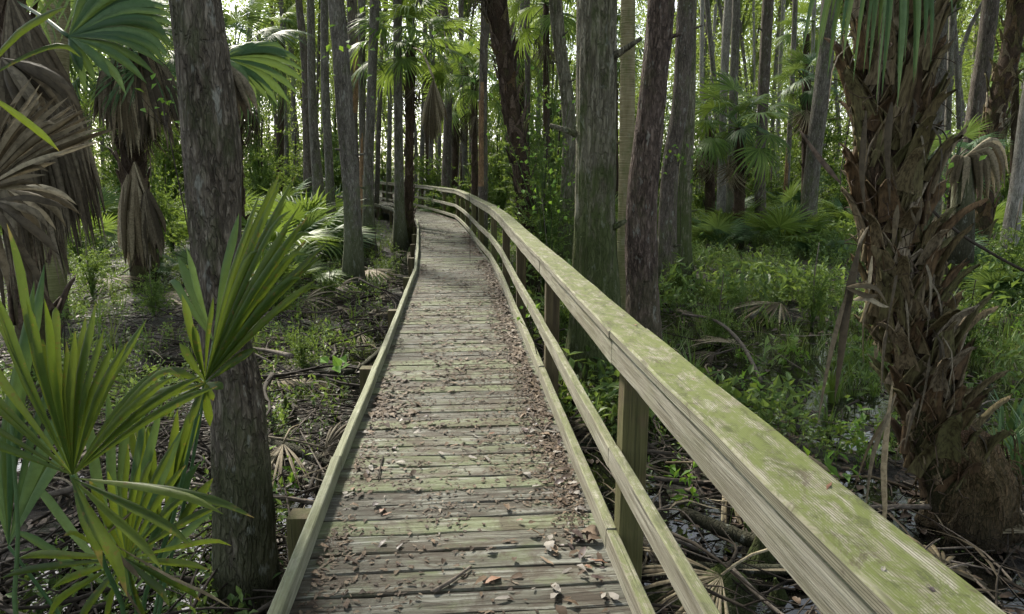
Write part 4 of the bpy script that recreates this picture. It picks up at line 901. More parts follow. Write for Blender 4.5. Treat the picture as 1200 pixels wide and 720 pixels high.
# hanging dead skirt of the old palm
old = [o for o in sc.objects if o.get('label', '').startswith('old palm')][0]; ob = np.array(old.location)
for hub, hd, x0, x1, y0, y1, n_ in (((10, -10), 4.6, 20, 112, 150, 300, 26), ((45, 25), 5.0, 58, 110, 170, 285, 20), ((-20, 40), 4.4, -20, 60, 230, 400, 18), ((30, 60), 5.4, 70, 122, 210, 330, 16), ((70, 80), 6.2, 92, 128, 230, 310, 12), ((0, 100), 5.6, 10, 90, 280, 380, 16)):
    px_fan(old, 'dead_frond', hub, hd, [(x0 + (x1 - x0) * (k + rnd.uniform(-.4, .4)) / n_, rnd.uniform(y0, y1)) for k in range(n_)], .075, M['frond_dead_dark'], org=ob, arch=.16, prof=pf2, fold=.9, n=8)
px_fan(old, 'frond', (80, 43), 4.8, [(118, -25), (135, -20), (150, -22), (165, -12), (180, -6), (192, 2), (200, 10), (204, 20), (206, 30), (206, 40), (205, 50), (203, 60), (200, 70), (192, 78), (182, 88), (150, 108), (172, 98), (130, 92), (112, 96), (100, 104), (96, 84), (90, 76)], .06, M['frond_cool'], org=ob, arch=.12, prof=pf2, fold=.5, n=9)
px_fan(old, 'dead_frond', (165, 50), 5.0, [(178, 120), (186, 150), (172, 140), (196, 160), (205, 175), (160, 130), (168, 165)], .04, M['frond_dead_dark'], org=ob, arch=.1, prof=pf2, fold=.9)
part('petiole', mesh('petiole', tube(catmull([P(80, 43, 4.8) - ob, P(50, 20, 5.6) - ob, P(15, 0, 7.0) - ob], 8), .014, 6), M['frond_cool']), old)
# hanging fronds by the foreground trunk, right of it and the hanging tan fan in the centre
hang = [o for o in sc.objects if o.get('label', '').startswith('palm with fronds drooping')][0]; hb = np.array(hang.location)
px_fan(hang, 'frond', (262, 68), 9.0, [(290, 62), (300, 58), (315, 56), (330, 58), (342, 62), (352, 72), (356, 84), (358, 98), (350, 112), (340, 122), (328, 124), (315, 118), (302, 112), (292, 100), (280, 108)], .1, M['frond_cool'], org=hb, arch=.12, prof=pf2)
px_fan(hang, 'dead_frond', (268, 75), 8.8, [(276, 140), (283, 148), (290, 145), (296, 138), (302, 130), (270, 130)], .09, M['frond_dead_dark'], org=hb, arch=.16, prof=pf2, fold=.9)
ctrp = [o for o in sc.objects if o.get('label', '').startswith('slim palm with dark shaggy')][0]; cb = np.array(ctrp.location)
px_fan(ctrp, 'dead_frond', (508, 92), 17.5, [(494, 150), (497, 158), (501, 162), (504, 166), (507, 168), (510, 168), (513, 158), (517, 145), (521, 140), (498, 140)], .19, M['frond_dead'], org=cb, arch=.02, prof=pf2, fold=.9)
part('petiole', mesh('petiole', tube(catmull([P(508, 92, 17.5) - cb, P(495, 62, 18.6) - cb, P(483, 56, 20) - cb], 8), .03, 5), M['frond_dead']), ctrp)
sk = [o for o in sc.objects if o.get('label', '').startswith('palm on the left with a skirt')][0]; sb = np.array(sk.location)
for hu, hv, a_, b_ in ((150, 205, 140, 162), (160, 215, 152, 182), (172, 222, 166, 196), (158, 190, 144, 190)):
  px_fan(sk, 'dead_frond', (hu, hv), 12.6 + rnd.uniform(-.2, .2), [(a_ + (b_ - a_) * (k + .5) / 9 + rnd.uniform(-2, 2), rnd.uniform(270, 316)) for k in range(9)], .15, M[rnd.choice(['frond_dead', 'frond_dead_dark'])], org=sb, arch=.1, prof=lambda s: np.minimum(1, s / .12 + .4) * np.clip((1 - s) / .3, 0, 1) ** .6, fold=.9)
for hub, x0, x1, y0, y1, m_ in (((165, 62), 150, 178, 120, 175, 'frond_dead_dark'), ((172, 58), 178, 206, 130, 178, 'frond_dead'), ((140, 64), 108, 132, 120, 170, 'frond_dead_dark'), ((150, 70), 130, 165, 130, 190, 'frond_dead'), ((180, 66), 188, 214, 110, 160, 'frond_dead_dark')):
    px_fan(sk, 'dead_frond', hub, 12.7, [(x0 + (x1 - x0) * (k + .5) / 12, rnd.uniform(y0, y1)) for k in range(12)], .17, M[m_], org=sb, arch=.18, prof=pf2, fold=.9)
vine_tree = [o for o in sc.objects if o.get('label', '').startswith('dark vine-covered')][0]
dfb = P(1130, 262, 10.5)
dft = thing('dead_frond', 'tan dead palm frond draped over a stub, curling down beside the vine-covered trunk', 'dead palm frond', dfb)
px_fan(dft, 'blade', (1128, 186), 10.5, [(1112, 225), (1118, 232), (1126, 238), (1134, 240), (1142, 240), (1150, 238), (1158, 236), (1166, 232), (1172, 226), (1176, 214), (1108, 212), (1182, 205), (1146, 228), (1160, 224)], .13, M['frond_dead'], org=dfb, arch=.5, prof=pf2, fold=.9, n=10)
part('stub', mesh('stub', tube(catmull([P(1130, 262, 10.6) - dfb - np.array([0, 0, .6]), P(1128, 230, 10.6) - dfb, P(1128, 184, 10.6) - dfb], 8), np.linspace(.2, .12, 8), 10, bark_disp(.2)), M['bark_brown']), dft)
# vine leaves on that trunk
g = Geo(); n = 260; zz = rs.uniform(.2, 6, n); aa = rs.uniform(math.pi * .9, math.pi * 2.1, n)
lt_ = np.array(vine_tree.location); P0 = np.column_stack([np.cos(aa) * .26 + zz * .085 - .1, np.sin(aa) * .26, zz])
V, F = kites(P0, rdir(rs, n, -.5), np.column_stack([np.cos(aa), np.sin(aa), 0 * aa + .3]), rs.uniform(.07, .13, n), rs.uniform(.05, .1, n)); g.add(V, F, np.repeat(rs.rand(n), 4))
part('vine_leaves', mesh('vine_leaves', g, M['bright'], False), vine_tree, kind='stuff')
# the pale looping vine
vb = P(1200, 322, 5.6)
thing('hanging_vine', 'bare pale vine looping down in front of the dead frond to the right edge', 'vine', vb, me=mesh('hanging_vine', tube(catmull([P(1088, 60, 5.9) - vb, P(1082, 130, 5.8) - vb, P(1078, 190, 5.7) - vb, P(1086, 236, 5.7) - vb, P(1112, 264, 5.6) - vb, P(1150, 290, 5.6) - vb, P(1215, 324, 5.5) - vb, P(1300, 350, 5.3) - vb], 40), .013, 7, bark_disp(.3, 2, 8)), M['stick']))

# ------------------------------------------------------------------ palmettos and shrubs of the middle distance
def palmetto(label, loc, frs_, n, scale, group=None, seed=0):
    t = thing('palmetto', label, 'palmetto', loc, group)
    for k in range(n):
        a = k * 2.4 + rnd.uniform(-.3, .3); pt = rnd.uniform(.35, 1.25)
        part('frond', rnd.choice(frs_), t, mat4=Matrix.Rotation(a, 4, 'Z') @ Matrix.Rotation(-pt, 4, 'Y') @ Matrix.Rotation(rnd.uniform(-.4, .4), 4, 'X') @ Matrix.Scale(scale * rnd.uniform(.75, 1.15), 4))
    return t
pal = [(350, 195, 17, 1.7, 'cool', 'tall palmetto whose dark green fan stands between the slim grey trunks'), (312, 215, 15, 1.6, 'far', 'pale green palmetto just right of the foreground trunk'),
       (335, 262, 13.5, 1.1, 'far', 'low yellow-green palmetto under taller ones left of the tallest cypress'), (298, 255, 12.5, 1.1, 'far', 'bright yellow-green palmetto low beside the foreground trunk'),
       (452, 205, 47, 2.0, 'cool', 'palmetto beyond the far end of the walk behind the dark grey cypress'), (395, 215, 24, 1.6, 'cool', 'palmetto showing between the tallest cypress and its slender neighbour'),
       (330, 180, 24, 2.3, 'cool', 'broad palmetto behind the slim grey trunks on the left'), (215, 245, 14, .9, 'cool', 'small palmetto just left of the foreground trunk'),
       (110, 215, 19, 1.4, 'far', 'palmetto between the old palm and the skirted palm'), (680, 262, 11.5, .8, 'cool', 'small blue-green palmetto hugging the thick mossy cypress'),
       (845, 258, 19, 1.3, 'cool', 'palmetto at the foot of the pale whitish trunk'), (872, 232, 22, 1.7, 'far', 'palmetto between the slim pair and the flaking brown trunk'),
       (925, 215, 26, 2.0, 'cool', 'palmetto behind the trunk with the orange foot'), (1110, 250, 14, 1.4, 'cool', 'upright palmetto right of the booted palm'),
       (1195, 290, 11, .9, 'cool', 'dark palmetto at the right edge under the pale trunk'), (1165, 232, 20, 1.5, 'far', 'palmetto behind the criss-cross booted palm'),
       (760, 215, 22, 1.7, 'far', 'palmetto seen between the reddish and the dark brown trunk'), (640, 225, 22, 1.5, 'far', 'palmetto behind the dark boot-studded palm'),
       (530, 222, 27, 1.6, 'cool', 'palmetto behind the far handrail bend'), (1000, 235, 24, 1.6, 'far', 'palmetto just behind the left side of the booted palm'), (960, 300, 17, .8, 'cool', 'low palmetto in the herbs left of the booted palm')]
for u, v, d, s, kd, lb in pal:
    p = P(u, v, d); palmetto(lb, (p[0], p[1], float(gz(p[0], p[1]))), fr_mid if kd == 'far' else fr_cool, 11, s)
shrub_me = [mesh('foliage', twig_bush(120 + i, .8, 1.7, 110, 14, .085), M['shrub'], False) for i in range(4)]
sap_me = [mesh('foliage', twig_bush(130 + i, .95, 3.6, 170, 14, .085), M['shrub'], False) for i in range(3)]
stem_me = mesh('stem', tube(catmull([[0, 0, -.2], [.05, .02, .5], [-.04, 0, 1.2], [.03, .05, 2.2]], 8), np.linspace(.03, .012, 8), 6), M['stick'])
def shrub(label, u, d, s, tall=False, group=None, z=None):
    x = (u - 600) / FPX * d; t = thing('shrub' if not tall else 'sapling', label, 'shrub' if not tall else 'sapling', (x, d, float(gz(x, d))), group)
    part('stem', stem_me, t, scale=(s, s, s * (1.5 if tall else 1)))
    part('foliage', rnd.choice(sap_me if tall else shrub_me), t, loc=(0, 0, .45 * s), rot=(0, 0, rnd.uniform(0, 6)), scale=(s, s, s))
for u, d, s, tl, lb in [(640, 12.5, 1.0, True, 'leafy sapling between the boot-studded palm and the bent trunk'), (655, 17, 1.3, True, 'taller leafy sapling behind the bent greenish trunk'), (615, 20, 1.3, True, 'sapling behind the boot-studded palm'),
                        (540, 26, 1.5, False, 'bright leafy shrub above the far handrail'), (510, 30, 1.8, False, 'broad leafy shrub behind the far handrail'), (570, 25, 1.3, False, 'leafy shrub right behind the handrail bend'), (585, 28, 1.6, True, 'thin sapling behind the handrail bend'),
                        (785, 18, .9, False, 'small shrub behind the fluted grey cypress'), (718, 14, 1.0, False, 'shrub glimpsed right of the thick mossy cypress'), (765, 24, 1.6, True, 'sapling between the reddish and dark brown trunks'),
                        (820, 26, 1.5, False, 'shrub left of the pale whitish trunk'), (900, 28, 1.6, False, 'shrub behind the flaking brown trunk'), (980, 26, 1.5, False, 'shrub left of the booted palm'), (1140, 24, 1.5, False, 'shrub behind the vine-covered trunk'),
                        (1180, 26, 1.9, True, 'sapling at the right behind the leaning palm'), (950, 34, 2.4, True, 'sapling with pale leaves behind the leaning grey trunk'), (200, 18, 1.1, False, 'leafy shrub left of the foreground trunk'), (90, 16, 1.0, False, 'leafy shrub between the two left palms'),
                        (185, 15, .9, True, 'spindly sapling touching the foreground trunk from the left'), (452, 50, 2.2, False, 'shrub beyond the far end of the walk'), (385, 30, 1.8, False, 'shrub behind the slender pale grey trunk'), (310, 28, 1.8, True, 'sapling rising behind the left palmettos'), (172, 10, .45, False, 'low dark leafy bush at the foot of the skirted palm'), (100, 12, .6, False, 'leafy bush between the old palm and the skirted palm'), (345, 7.5, .32, False, 'low leafy bush in the debris left of the walk'), (320, 10, .5, False, 'leafy bush under the low yellow-green palmetto'), (385, 11.5, .4, False, 'small leafy bush by the kerb below the tallest cypress'), (60, 6.5, .4, False, 'small leafy bush at the foot of the old left palm'), (560, 11, .4, False, 'leafy tuft behind the mid rail near the bend'), (655, 9, .5, False, 'leafy bush against the left flank of the mossy cypress'), (850, 9, .5, False, 'leafy bush in the herbs right of the reddish trunk'), (960, 10, .6, False, 'leafy bush left of the booted palm'), (1150, 8, .5, False, 'leafy bush right of the booted palm'), (1190, 12, .8, False, 'tall leafy bush at the right edge'), (800, 12, .45, False, 'leafy bush in front of the fluted cypress')]:
    shrub(lb, u, d, s, tl)
for k in range(80):
    d = rnd.uniform(26, 50); u = rnd.uniform(-40, 1240)
    if 425 < u < 560 and d < 47: continue
    shrub('leafy bush in the dense understorey at the back of the woods', u, d, rnd.uniform(1.3, 2.6), rnd.random() < .55, 'bushes at the back of the woods')
# the dense wood behind everything: one mass of foliage
g = Geo(); r = np.random.RandomState(5)
for layer, (d0, d1, nc, zt, sz) in enumerate([(36, 60, 1700, 11, .16), (45, 80, 1300, 20, .24), (60, 100, 2900, 24, .3), (85, 130, 2300, 36, .5)]):
    cx = r.uniform(-.95, .95, nc); cd = r.uniform(d0, d1, nc); cz = r.uniform(0, 1, nc) ** (1.6 if layer == 0 else 1.15) * zt
    k_ = ~((cx > -.22) & (cx < -.05) & (cd < 50)); cx, cd, cz = cx[k_], cd[k_], cz[k_]; nc = len(cx)
    per = 50; cr = r.uniform(.5, 1.5, nc) * (1 + layer * .5)
    P0 = np.repeat(np.column_stack([cx * cd, cd, cz]), per, 0) + r.normal(0, 1, (nc * per, 3)) * np.repeat(cr, per)[:, None] * [1, 1, .6]
    n = len(P0); V, F = kites(P0, rdir(r, n, -.2), rdir(r, n, 1.0), sz * r.uniform(.6, 1.3, n), sz * .55)
    g.add(V, F, np.repeat(np.repeat(r.rand(nc) * .6, per) + r.rand(n) * .3, 4))
thing('background_foliage', 'dense mass of sunlit leaves closing the view behind all the trees', 'foliage', me=mesh('background_foliage', g, M['canopy'], False), kind='stuff')

# ------------------------------------------------------------------ ground cover
def tile(g, protos, x, y, scale, tilt=.15, dz=0.0, r=np.random, z=None):
    n = len(x); z = gz(x, y) if z is None else z; which = r.randint(0, len(protos), n)
    for k, (pv, pf_) in enumerate(protos):
        m = np.where(which == k)[0]
        if not len(m): continue
        a = r.uniform(0, 2 * math.pi, len(m)); c, s = np.cos(a), np.sin(a); sc_ = scale[m]
        V = pv[None] * sc_[:, None, None]
        X_ = V[..., 0] * c[:, None] - V[..., 1] * s[:, None]; Y_ = V[..., 0] * s[:, None] + V[..., 1] * c[:, None]; Z_ = V[..., 2]
        tx, ty = r.normal(0, tilt, (2, len(m), 1)); X_ = X_ + tx * Z_; Y_ = Y_ + ty * Z_; Z_ = Z_ - 0 * tx
        V = np.stack([X_ + x[m][:, None], Y_ + y[m][:, None], Z_ + (z[m] + dz)[:, None]], -1).reshape(-1, 3)
        nv = len(pv); F = (np.where(pf_[None] < 0, -10 ** 9, pf_[None] + (np.arange(len(m)) * nv)[:, None, None])).reshape(-1, 4); F[F < 0] = -1
        g.add(V, F, np.repeat(r.rand(len(m)), nv))
def F4(F): F = np.asarray(F); return F if F.shape[1] == 4 else np.hstack([F, -np.ones((len(F), 1), int)])
def herb_proto(seed, stems=4, lv=4, h=.35, ls=.055, lw=.6):
    r = np.random.RandomState(seed); g = Geo()
    for s in range(stems):
        b = r.normal(0, .05, 3); b[2] = 0; t = b + np.array([r.normal(0, .1), r.normal(0, .1), h * r.uniform(.6, 1.1)])
        V = np.array([b - [.003, 0, 0], b + [.003, 0, 0], t]); g.add(V, [[0, 1, 2]])
        f = r.uniform(.25, 1, lv); P0 = b + (t - b) * f[:, None]; D = rdir(r, lv, .15); 
        V, F = kites(P0, D, np.tile([0, 0, 1.], (lv, 1)) + r.normal(0, .4, (lv, 3)), ls * r.uniform(.6, 1.4, lv), ls * lw * r.uniform(.7, 1.2, lv)); g.add(V, F)
    V, F, A = g.arr(); return V, F
def grass_proto(seed, n=9, h=.45, w=.012):
    r = np.random.RandomState(seed); g = Geo()
    for k in range(n):
        a = r.uniform(0, 6.28); L = h * r.uniform(.5, 1.1); o = np.array([math.cos(a), math.sin(a), 0]); s = np.array([-o[1], o[0], 0]) * w / 2; b = o * r.uniform(0, .05)
        q = [b, b + o * L * .12 + [0, 0, L * .55], b + o * L * .4 + [0, 0, L * .9]]
        V = np.array([q[0] - s, q[0] + s, q[1] - s, q[1] + s, q[2]]); g.add(V, np.array([[0, 1, 3, 2], [2, 3, 4, -1]]))
    V, F, A = g.arr(); return V, F
herbs = [herb_proto(200 + i, 4, 5, .34, .05) for i in range(5)]; herbs_big = [herb_proto(210 + i, 5, 5, .5, .10, .5) for i in range(4)]
grasses = [grass_proto(220 + i) for i in range(4)]
def scatter_xy(n, y0, y1, xmin, xmax, r, power=1.0, fov=.84):
    y = y0 + (y1 - y0) * r.rand(n) ** power; x = r.uniform(-1, 1, n) * (fov * y + 1.0)
    k = (x > xmin(y)) & (x < xmax(y)); return x[k], y[k]
r = np.random.RandomState(9)
right_edge = lambda y: railx(y) + .35; left_edge = lambda y: railx(y) - 1.75
inf = lambda y: y * 0 + 999; ninf = lambda y: y * 0 - 999
def thin_wet(x, y, r, keep=.3):
    k = (gz(x, y) > WATER - .01) | (r.rand(len(x)) < keep); return x[k], y[k]
def wetmask(x, y, r, t=-.75, soft=.12): return gz(x, y) > t + soft * r.rand(len(x))
g = Geo()
x, y = scatter_xy(24000, 5.0, 42, right_edge, inf, r, 1.3)
k = fbm(x * .8, y * .8, 0 * x + 3, 3) + .12 * np.clip((y - 8) / 12, 0, 1) > .49 + .14 * r.rand(len(x)); x, y = x[k], y[k]
k = wetmask(x, y, r); x, y = x[k], y[k]; tile(g, herbs, x, y, r.uniform(.7, 1.5, len(x)), r=r)
x, y = scatter_xy(7000, 5.5, 42, right_edge, inf, r, 1.3); k = fbm(x * .6 + 20, y * .6, 0 * x + 3, 3) > .47 + .12 * r.rand(len(x)); x, y = x[k], y[k]; x, y = thin_wet(x, y, r, .35); tile(g, herbs_big, x, y, r.uniform(.6, 1.4, len(x)) * (1 + .35 * (y > 8)), r=r)
x, y = scatter_xy(14000, 3.0, 40, ninf, left_edge, r, 1.3)
k = fbm(x * .7 + 9, y * .7, 0 * x + 3, 2) + .3 * np.clip((y - 9) / 9, 0, 1) > .38 + .2 * r.rand(len(x)); x, y = x[k], y[k]
tile(g, herbs, x, y, r.uniform(.5, 1.2, len(x)), r=r)
thing('herb_carpet', 'low green herbs covering the wet ground on both sides of the walk', 'ground cover', me=mesh('herb_carpet', g, M['herb'], False), kind='stuff')
g = Geo()
x, y = scatter_xy(6500, 6.5, 40, right_edge, inf, r, 1.2); k = fbm(x * .45 + 50, y * .45, 0 * x + 3, 2) > .5; x, y = x[k], y[k]; tile(g, grasses, x, y, r.uniform(.5, 1.2, len(x)), r=r)
x, y = scatter_xy(700, 8, 40, ninf, left_edge, r, 1.2); tile(g, grasses, x, y, r.uniform(.5, 1.1, len(x)), r=r)
thing('swamp_grass', 'thin grass blades standing among the swamp herbs', 'grass', me=mesh('swamp_grass', g, M['grass'], False), kind='stuff')
# nearby herbs one can pick out singly
def mk(p, m): V, F = p; return mesh('leaves', (V, F, np.zeros(len(V))), m, False)
hb_me = [mk(p, M['bright']) for p in herbs_big]; hb2 = [mk(p, M['herb']) for p in herbs_big + herbs]; gr_me = [mk(grass_proto(300 + i, 16, .6, .02), M['grass']) for i in range(3)]
for k in range(64):
    d = rnd.uniform(17, 42); u = rnd.choice([rnd.uniform(-20, 410), rnd.uniform(-20, 410), rnd.uniform(780, 1240), rnd.uniform(600, 1240)])
    if 425 < u < 560: continue
    p = P(u, 230, d); palmetto('fan palmetto in the understorey among the slim trunks', (p[0], p[1], float(gz(p[0], p[1]))), rnd.choice([fr_mid, fr_cool, fr_mid]), 9, rnd.uniform(1.0, 2.2 if u < 420 else 1.5), 'palmettos scattered through the understorey')
for k in range(90):
    rt_ = rnd.random() < .62; y_ = rnd.uniform(4.2, 9.5) if rt_ else rnd.uniform(3.2, 10)
    x_ = rnd.uniform(railx(y_) + .5, .8 * y_) if rt_ else rnd.uniform(-.75 * y_, railx(y_) - 1.8)
    if rnd.random() < .2: m_, nm, lb, ct, gp = rnd.choice(gr_me), 'grass_tuft', 'single tuft of tall grass in the swamp herbs', 'grass tuft', 'grass tufts near the walk'
    else: m_, nm, lb, ct, gp = rnd.choice(hb_me + hb2), 'leafy_herb', 'small upright broad-leaved herb growing near the walk', 'herb', 'leafy herbs near the walk'
    thing(nm, lb, ct, (x_, y_, float(gz(x_, y_))), gp, me=m_, rot=(0, 0, rnd.uniform(0, 6))).scale = (rnd.uniform(.6, 1.1),) * 3
for (u, v, s) in [(1180, 480, 1.0), (1168, 500, .8), (1195, 520, .9), (1205, 500, 1)]:
    q_ = G(u, v + 45, -.66); thing('grass_tuft', '%s tuft of broad dark grass beside the foot of the booted palm' % {1180: 'middle', 1168: 'leftmost', 1195: 'front', 1205: 'rightmost'}[u], 'grass tuft', (q_[0], q_[1], -.68), 'grass beside the booted palm', me=mk(grass_proto(330, 18, .6, .03), M['frond_cool']), rot=(0, 0, u)).scale = (s,) * 3

# litter: sticks, dead ribbons, leaves
def stick_proto(seed, L=.5, rad=.008):
    r = np.random.RandomState(seed); p = catmull([[-L / 2, 0, 0], [-L * .1, r.normal(0, .06), r.uniform(0, .06)], [L / 2, r.normal(0, .08), r.uniform(-.03, .12)]], 5)
    V, F = tube(p, np.linspace(rad, rad * .4, 5), 4, cap=False); return V, F4(F)
def strap_proto(seed, L=.5, w=.018):
    r = np.random.RandomState(seed); V, F = ribbon([[0, 0, .03], [L * .4, r.normal(0, .05), .07], [L * .75, r.normal(0, .08), .04], [L, r.normal(0, .12), 0]], w, (r.normal(0, .4), 0, 1), .5, 6); return V, F4(F)
sticks = [stick_proto(230 + i, .5 + .12 * i, .006 + .002 * (i % 3)) for i in range(6)]; straps = [strap_proto(240 + i, .35 + .1 * i) for i in range(5)]
g = Geo()
x, y = scatter_xy(15000, 2.2, 30, ninf, lambda y: left_edge(y) + .45, r, 1.9); k = fbm(x * 1.1, y * 1.1, 0 * x + 8, 2) > .40 + .12 * r.rand(len(x)); x, y = thin_wet(x[k], y[k], r, .5)
tile(g, sticks, x, y, r.uniform(.35, 1.3, len(x)), .5, .02, r, z=np.maximum(gz(x, y), WATER) + r.uniform(0, .16, len(x)) * np.clip(1.2 - y / 14, 0, 1))
x, y = scatter_xy(5200, 2.2, 26, lambda y: railx(y) + .1, inf, r, 2.2); k = (fbm(x * 1.1, y * 1.1, 0 * x + 8, 2) > .42 + .15 * r.rand(len(x))); x, y = thin_wet(x[k], y[k], r, .35)
tile(g, sticks, x, y, r.uniform(.3, 1.2, len(x)), .5, .02, r, z=np.maximum(gz(x, y), WATER) + r.uniform(0, .1, len(x)) * np.clip(1.2 - y / 12, 0, 1))
thing('twig_litter', 'tangle of grey dead twigs and roots over the muck', 'litter', me=mesh('twig_litter', g, M['stick']), kind='stuff')
g = Geo()
x, y = scatter_xy(1500, 2.2, 18, ninf, lambda y: left_edge(y) + .4, r, 1.6); k = fbm(x * .9 + 4, y * .9, 0 * x + 2, 2) > .48; x, y = thin_wet(x[k], y[k], r, .4)
tile(g, straps, x, y, r.uniform(.4, 1.3, len(x)), .4, .03, r, z=np.maximum(gz(x, y), WATER) + r.uniform(0, .12, len(x)))
x, y = scatter_xy(1100, 2.2, 14, lambda y: railx(y) + .15, inf, r, 1.9); k = fbm(x * .9 + 4, y * .9, 0 * x + 2, 2) > .46; x, y = thin_wet(x[k], y[k], r, .4)
tile(g, straps, x, y, r.uniform(.4, 1.5, len(x)), .4, .03, r, z=np.maximum(gz(x, y), WATER) + r.uniform(0, .1, len(x)))
thing('dead_palm_litter', 'strips of dead palm leaf lying about on the swamp floor', 'litter', me=mesh('dead_palm_litter', g, M['frond_dead_dark']), kind='stuff')
def leaf_geo(seed, L=.06, w=.03, curl=.5):
    r = np.random.RandomState(seed); n = 7; s = np.linspace(0, 1, n); pr = np.sin(np.pi * np.clip(s, .03, .97) ** r.uniform(.7, 1.3)) ** .75 * (1 + r.normal(0, .13, n)); pr[0] = .06; pr[-1] = .03
    z = np.sin(s * math.pi) * L * curl * .25 + r.normal(0, .002, n); x = (s - .5) * L; tw = r.normal(0, .15)
    V = np.stack([np.column_stack([x + r.normal(0, .002, n), -pr * w / 2, z + pr * w * curl * .35 + tw * pr * w * .3]), np.column_stack([x, 0 * x + r.normal(0, .001, n), z]), np.column_stack([x, pr * w / 2, z + pr * w * curl * .45 - tw * pr * w * .3])], 1).reshape(-1, 3)
    V[:, 1] += .12 * L * r.normal() * np.repeat(s ** 2, 3); V[:, 2] -= V[:, 2].min(); return V, F4(gridF(n, 3))
leafs = [leaf_geo(250 + i, .055 + .014 * (i % 3), .018 + .006 * (i % 4), .06 + .1 * (i % 4)) for i in range(8)]
g = Geo()
x, y = scatter_xy(26000, 2.0, 22, ninf, inf, r, 1.8); k = (x > railx(y) + .12) | (x < railx(y) - 1.35); x, y = thin_wet(x[k], y[k], r, .22)
tile(g, leafs, x, y, r.uniform(.7, 1.7, len(x)), .5, .008, r, z=np.maximum(gz(x, y), WATER))
thing('leaf_litter', 'brown fallen leaves scattered over the swamp floor and water', 'litter', me=mesh('leaf_litter', g, M['litter_wet']), kind='stuff')
# debris bits on the deck: the finest crumbs and the distant leaves
g = Geo()
def deck_xy(n, y0, y1, power=1.0, side=True):
    y = y0 + (y1 - y0) * r.rand(n) ** power; u = r.rand(n)
    pile = r.rand(n) < (.5 if side else .25); u = np.where(pile, 1 - np.abs(r.normal(0, .085, n)), u); u = np.where((r.rand(n) < .08), np.abs(r.normal(0, .05, n)), u)
    return railx(y) - 1.19 + u * 1.19, y
x, y = deck_xy(12500, 4.3, 38, 1.6); k = fbm(x * 2.2, y * 1.1, 0 * x, 3) > .31 + .16 * r.rand(len(x)); x, y = x[k], y[k]
tile(g, leafs, x, y, r.uniform(.45, 1.05, len(x)), .35, .002, r, z=np.full(len(x), 0.002))
x, y = deck_xy(11000, 1.2, 12, 1.1); k = fbm(x * 3, y * 2, 0 * x, 3) > .34 + .2 * r.rand(len(x)); x, y = x[k], y[k]
tile(g, leafs, x, y, r.uniform(.12, .5, len(x)), .4, .0, r, z=np.full(len(x), 0.002))
x, y = deck_xy(5200, 1.3, 5.5, 1.0); k = fbm(x * 2.5, y * 3.2, 0 * x + 4, 3) > .42 + .12 * r.rand(len(x)); x, y = x[k], y[k]
tile(g, leafs, x, y, r.uniform(.25, .55, len(x)), .3, .002, r, z=np.full(len(x), 0.002))
thing('deck_litter', 'small crumbs and drifts of dead leaves on the boardwalk planks', 'litter', me=mesh('deck_litter', g, M['litter']), kind='stuff')
# leaves on the near deck, one object each
lm = {}
for nm in ('leaf_brown', 'leaf_grey', 'leaf_dark', 'leaf_red'):
    lm[nm] = [mesh('fallen_leaf', (p[0], p[1], np.zeros(len(p[0]))), M[nm]) for p in leafs]
words = {'leaf_brown': ('curled brown dead leaf on the near boardwalk planks', 'curled brown leaves on the near planks'), 'leaf_grey': ('pale grey dead leaf lying on the near boardwalk planks', 'pale grey leaves on the near planks'),
         'leaf_dark': ('blackened wet leaf stuck to the near boardwalk planks', 'blackened leaves on the near planks'), 'leaf_red': ('russet dead leaf on the near boardwalk planks', 'russet leaves on the near planks')}
x, y = deck_xy(292, 1.75, 4.4, .9)
for k in range(292):
    nm = rnd.choices(['leaf_brown', 'leaf_grey', 'leaf_dark', 'leaf_red'], [.56, .22, .18, .04])[0]
    o = thing('fallen_leaf', words[nm][0], 'leaf', (x[k], y[k], .003 + rnd.uniform(0, .012)), words[nm][1], me=rnd.choice(lm[nm]), rot=(rnd.uniform(-.25, .25), rnd.uniform(-.25, .25), rnd.uniform(0, 6.28))); s = rnd.choice([rnd.uniform(.4, .8), rnd.uniform(.7, 1.25)]); o.scale = (s, s * rnd.uniform(.7, 1.2), s)
# on the top board of the rail
for (u, v, nm, lb, s) in [(971, 569, 'leaf_red', 'short russet twig-like leaf lying on the near mossy top board', 1.0), (1035, 667, 'leaf_grey', 'small pale leaf caught on the near end of the top board', .5), (1090, 690, 'leaf_dark', 'curled blackish leaf on the nearest part of the top board', .6),
                      (813, 444, 'leaf_red', 'russet leaf on the top board beside the reddish trunk', .8), (745, 381, 'leaf_red', 'small russet leaf farther along the top board', .7), (731, 370, 'leaf_dark', 'dark curled bit of leaf on the top board above the second post', .6), (785, 425, 'leaf_red', 'thin orange needle lying along the top board', .8), (708, 358, 'leaf_dark', 'small dark leaf near the mossy cypress on the top board', .6)]:
    q_ = G(u, v, 1.004); thing('fallen_leaf', lb, 'leaf', (q_[0], q_[1], 1.003), me=lm[nm][0 if s > .7 else 3], rot=(0, 0, 1.2 + rnd.uniform(-.3, .3))).scale = (s * .7, s * .35, s * .6)
# twigs lying on the deck
for (pix_, rr_, lb) in [([(449, 535), (446, 547), (443, 562)], .006, 'short bent grey twig on the planks near the left kerb'), ([(508, 693), (530, 680), (552, 664)], .009, 'dark broken stick lying diagonally on the near planks'),
                        ([(622, 486), (632, 500), (646, 517)], .007, 'pale flat sliver of wood near the bottom rail'), ([(560, 412), (568, 416), (575, 419)], .005, 'small stick across the planks farther along')]:
    p = [G(u, v, .012) for u, v in pix_]; b_ = p[0].copy(); thing('twig', lb, 'twig', b_, me=mesh('twig', tube(catmull([a - b_ for a in p], 8), np.linspace(rr_, rr_ * .6, 8), 6, bark_disp(.3, 2, 20)), M['stick']))

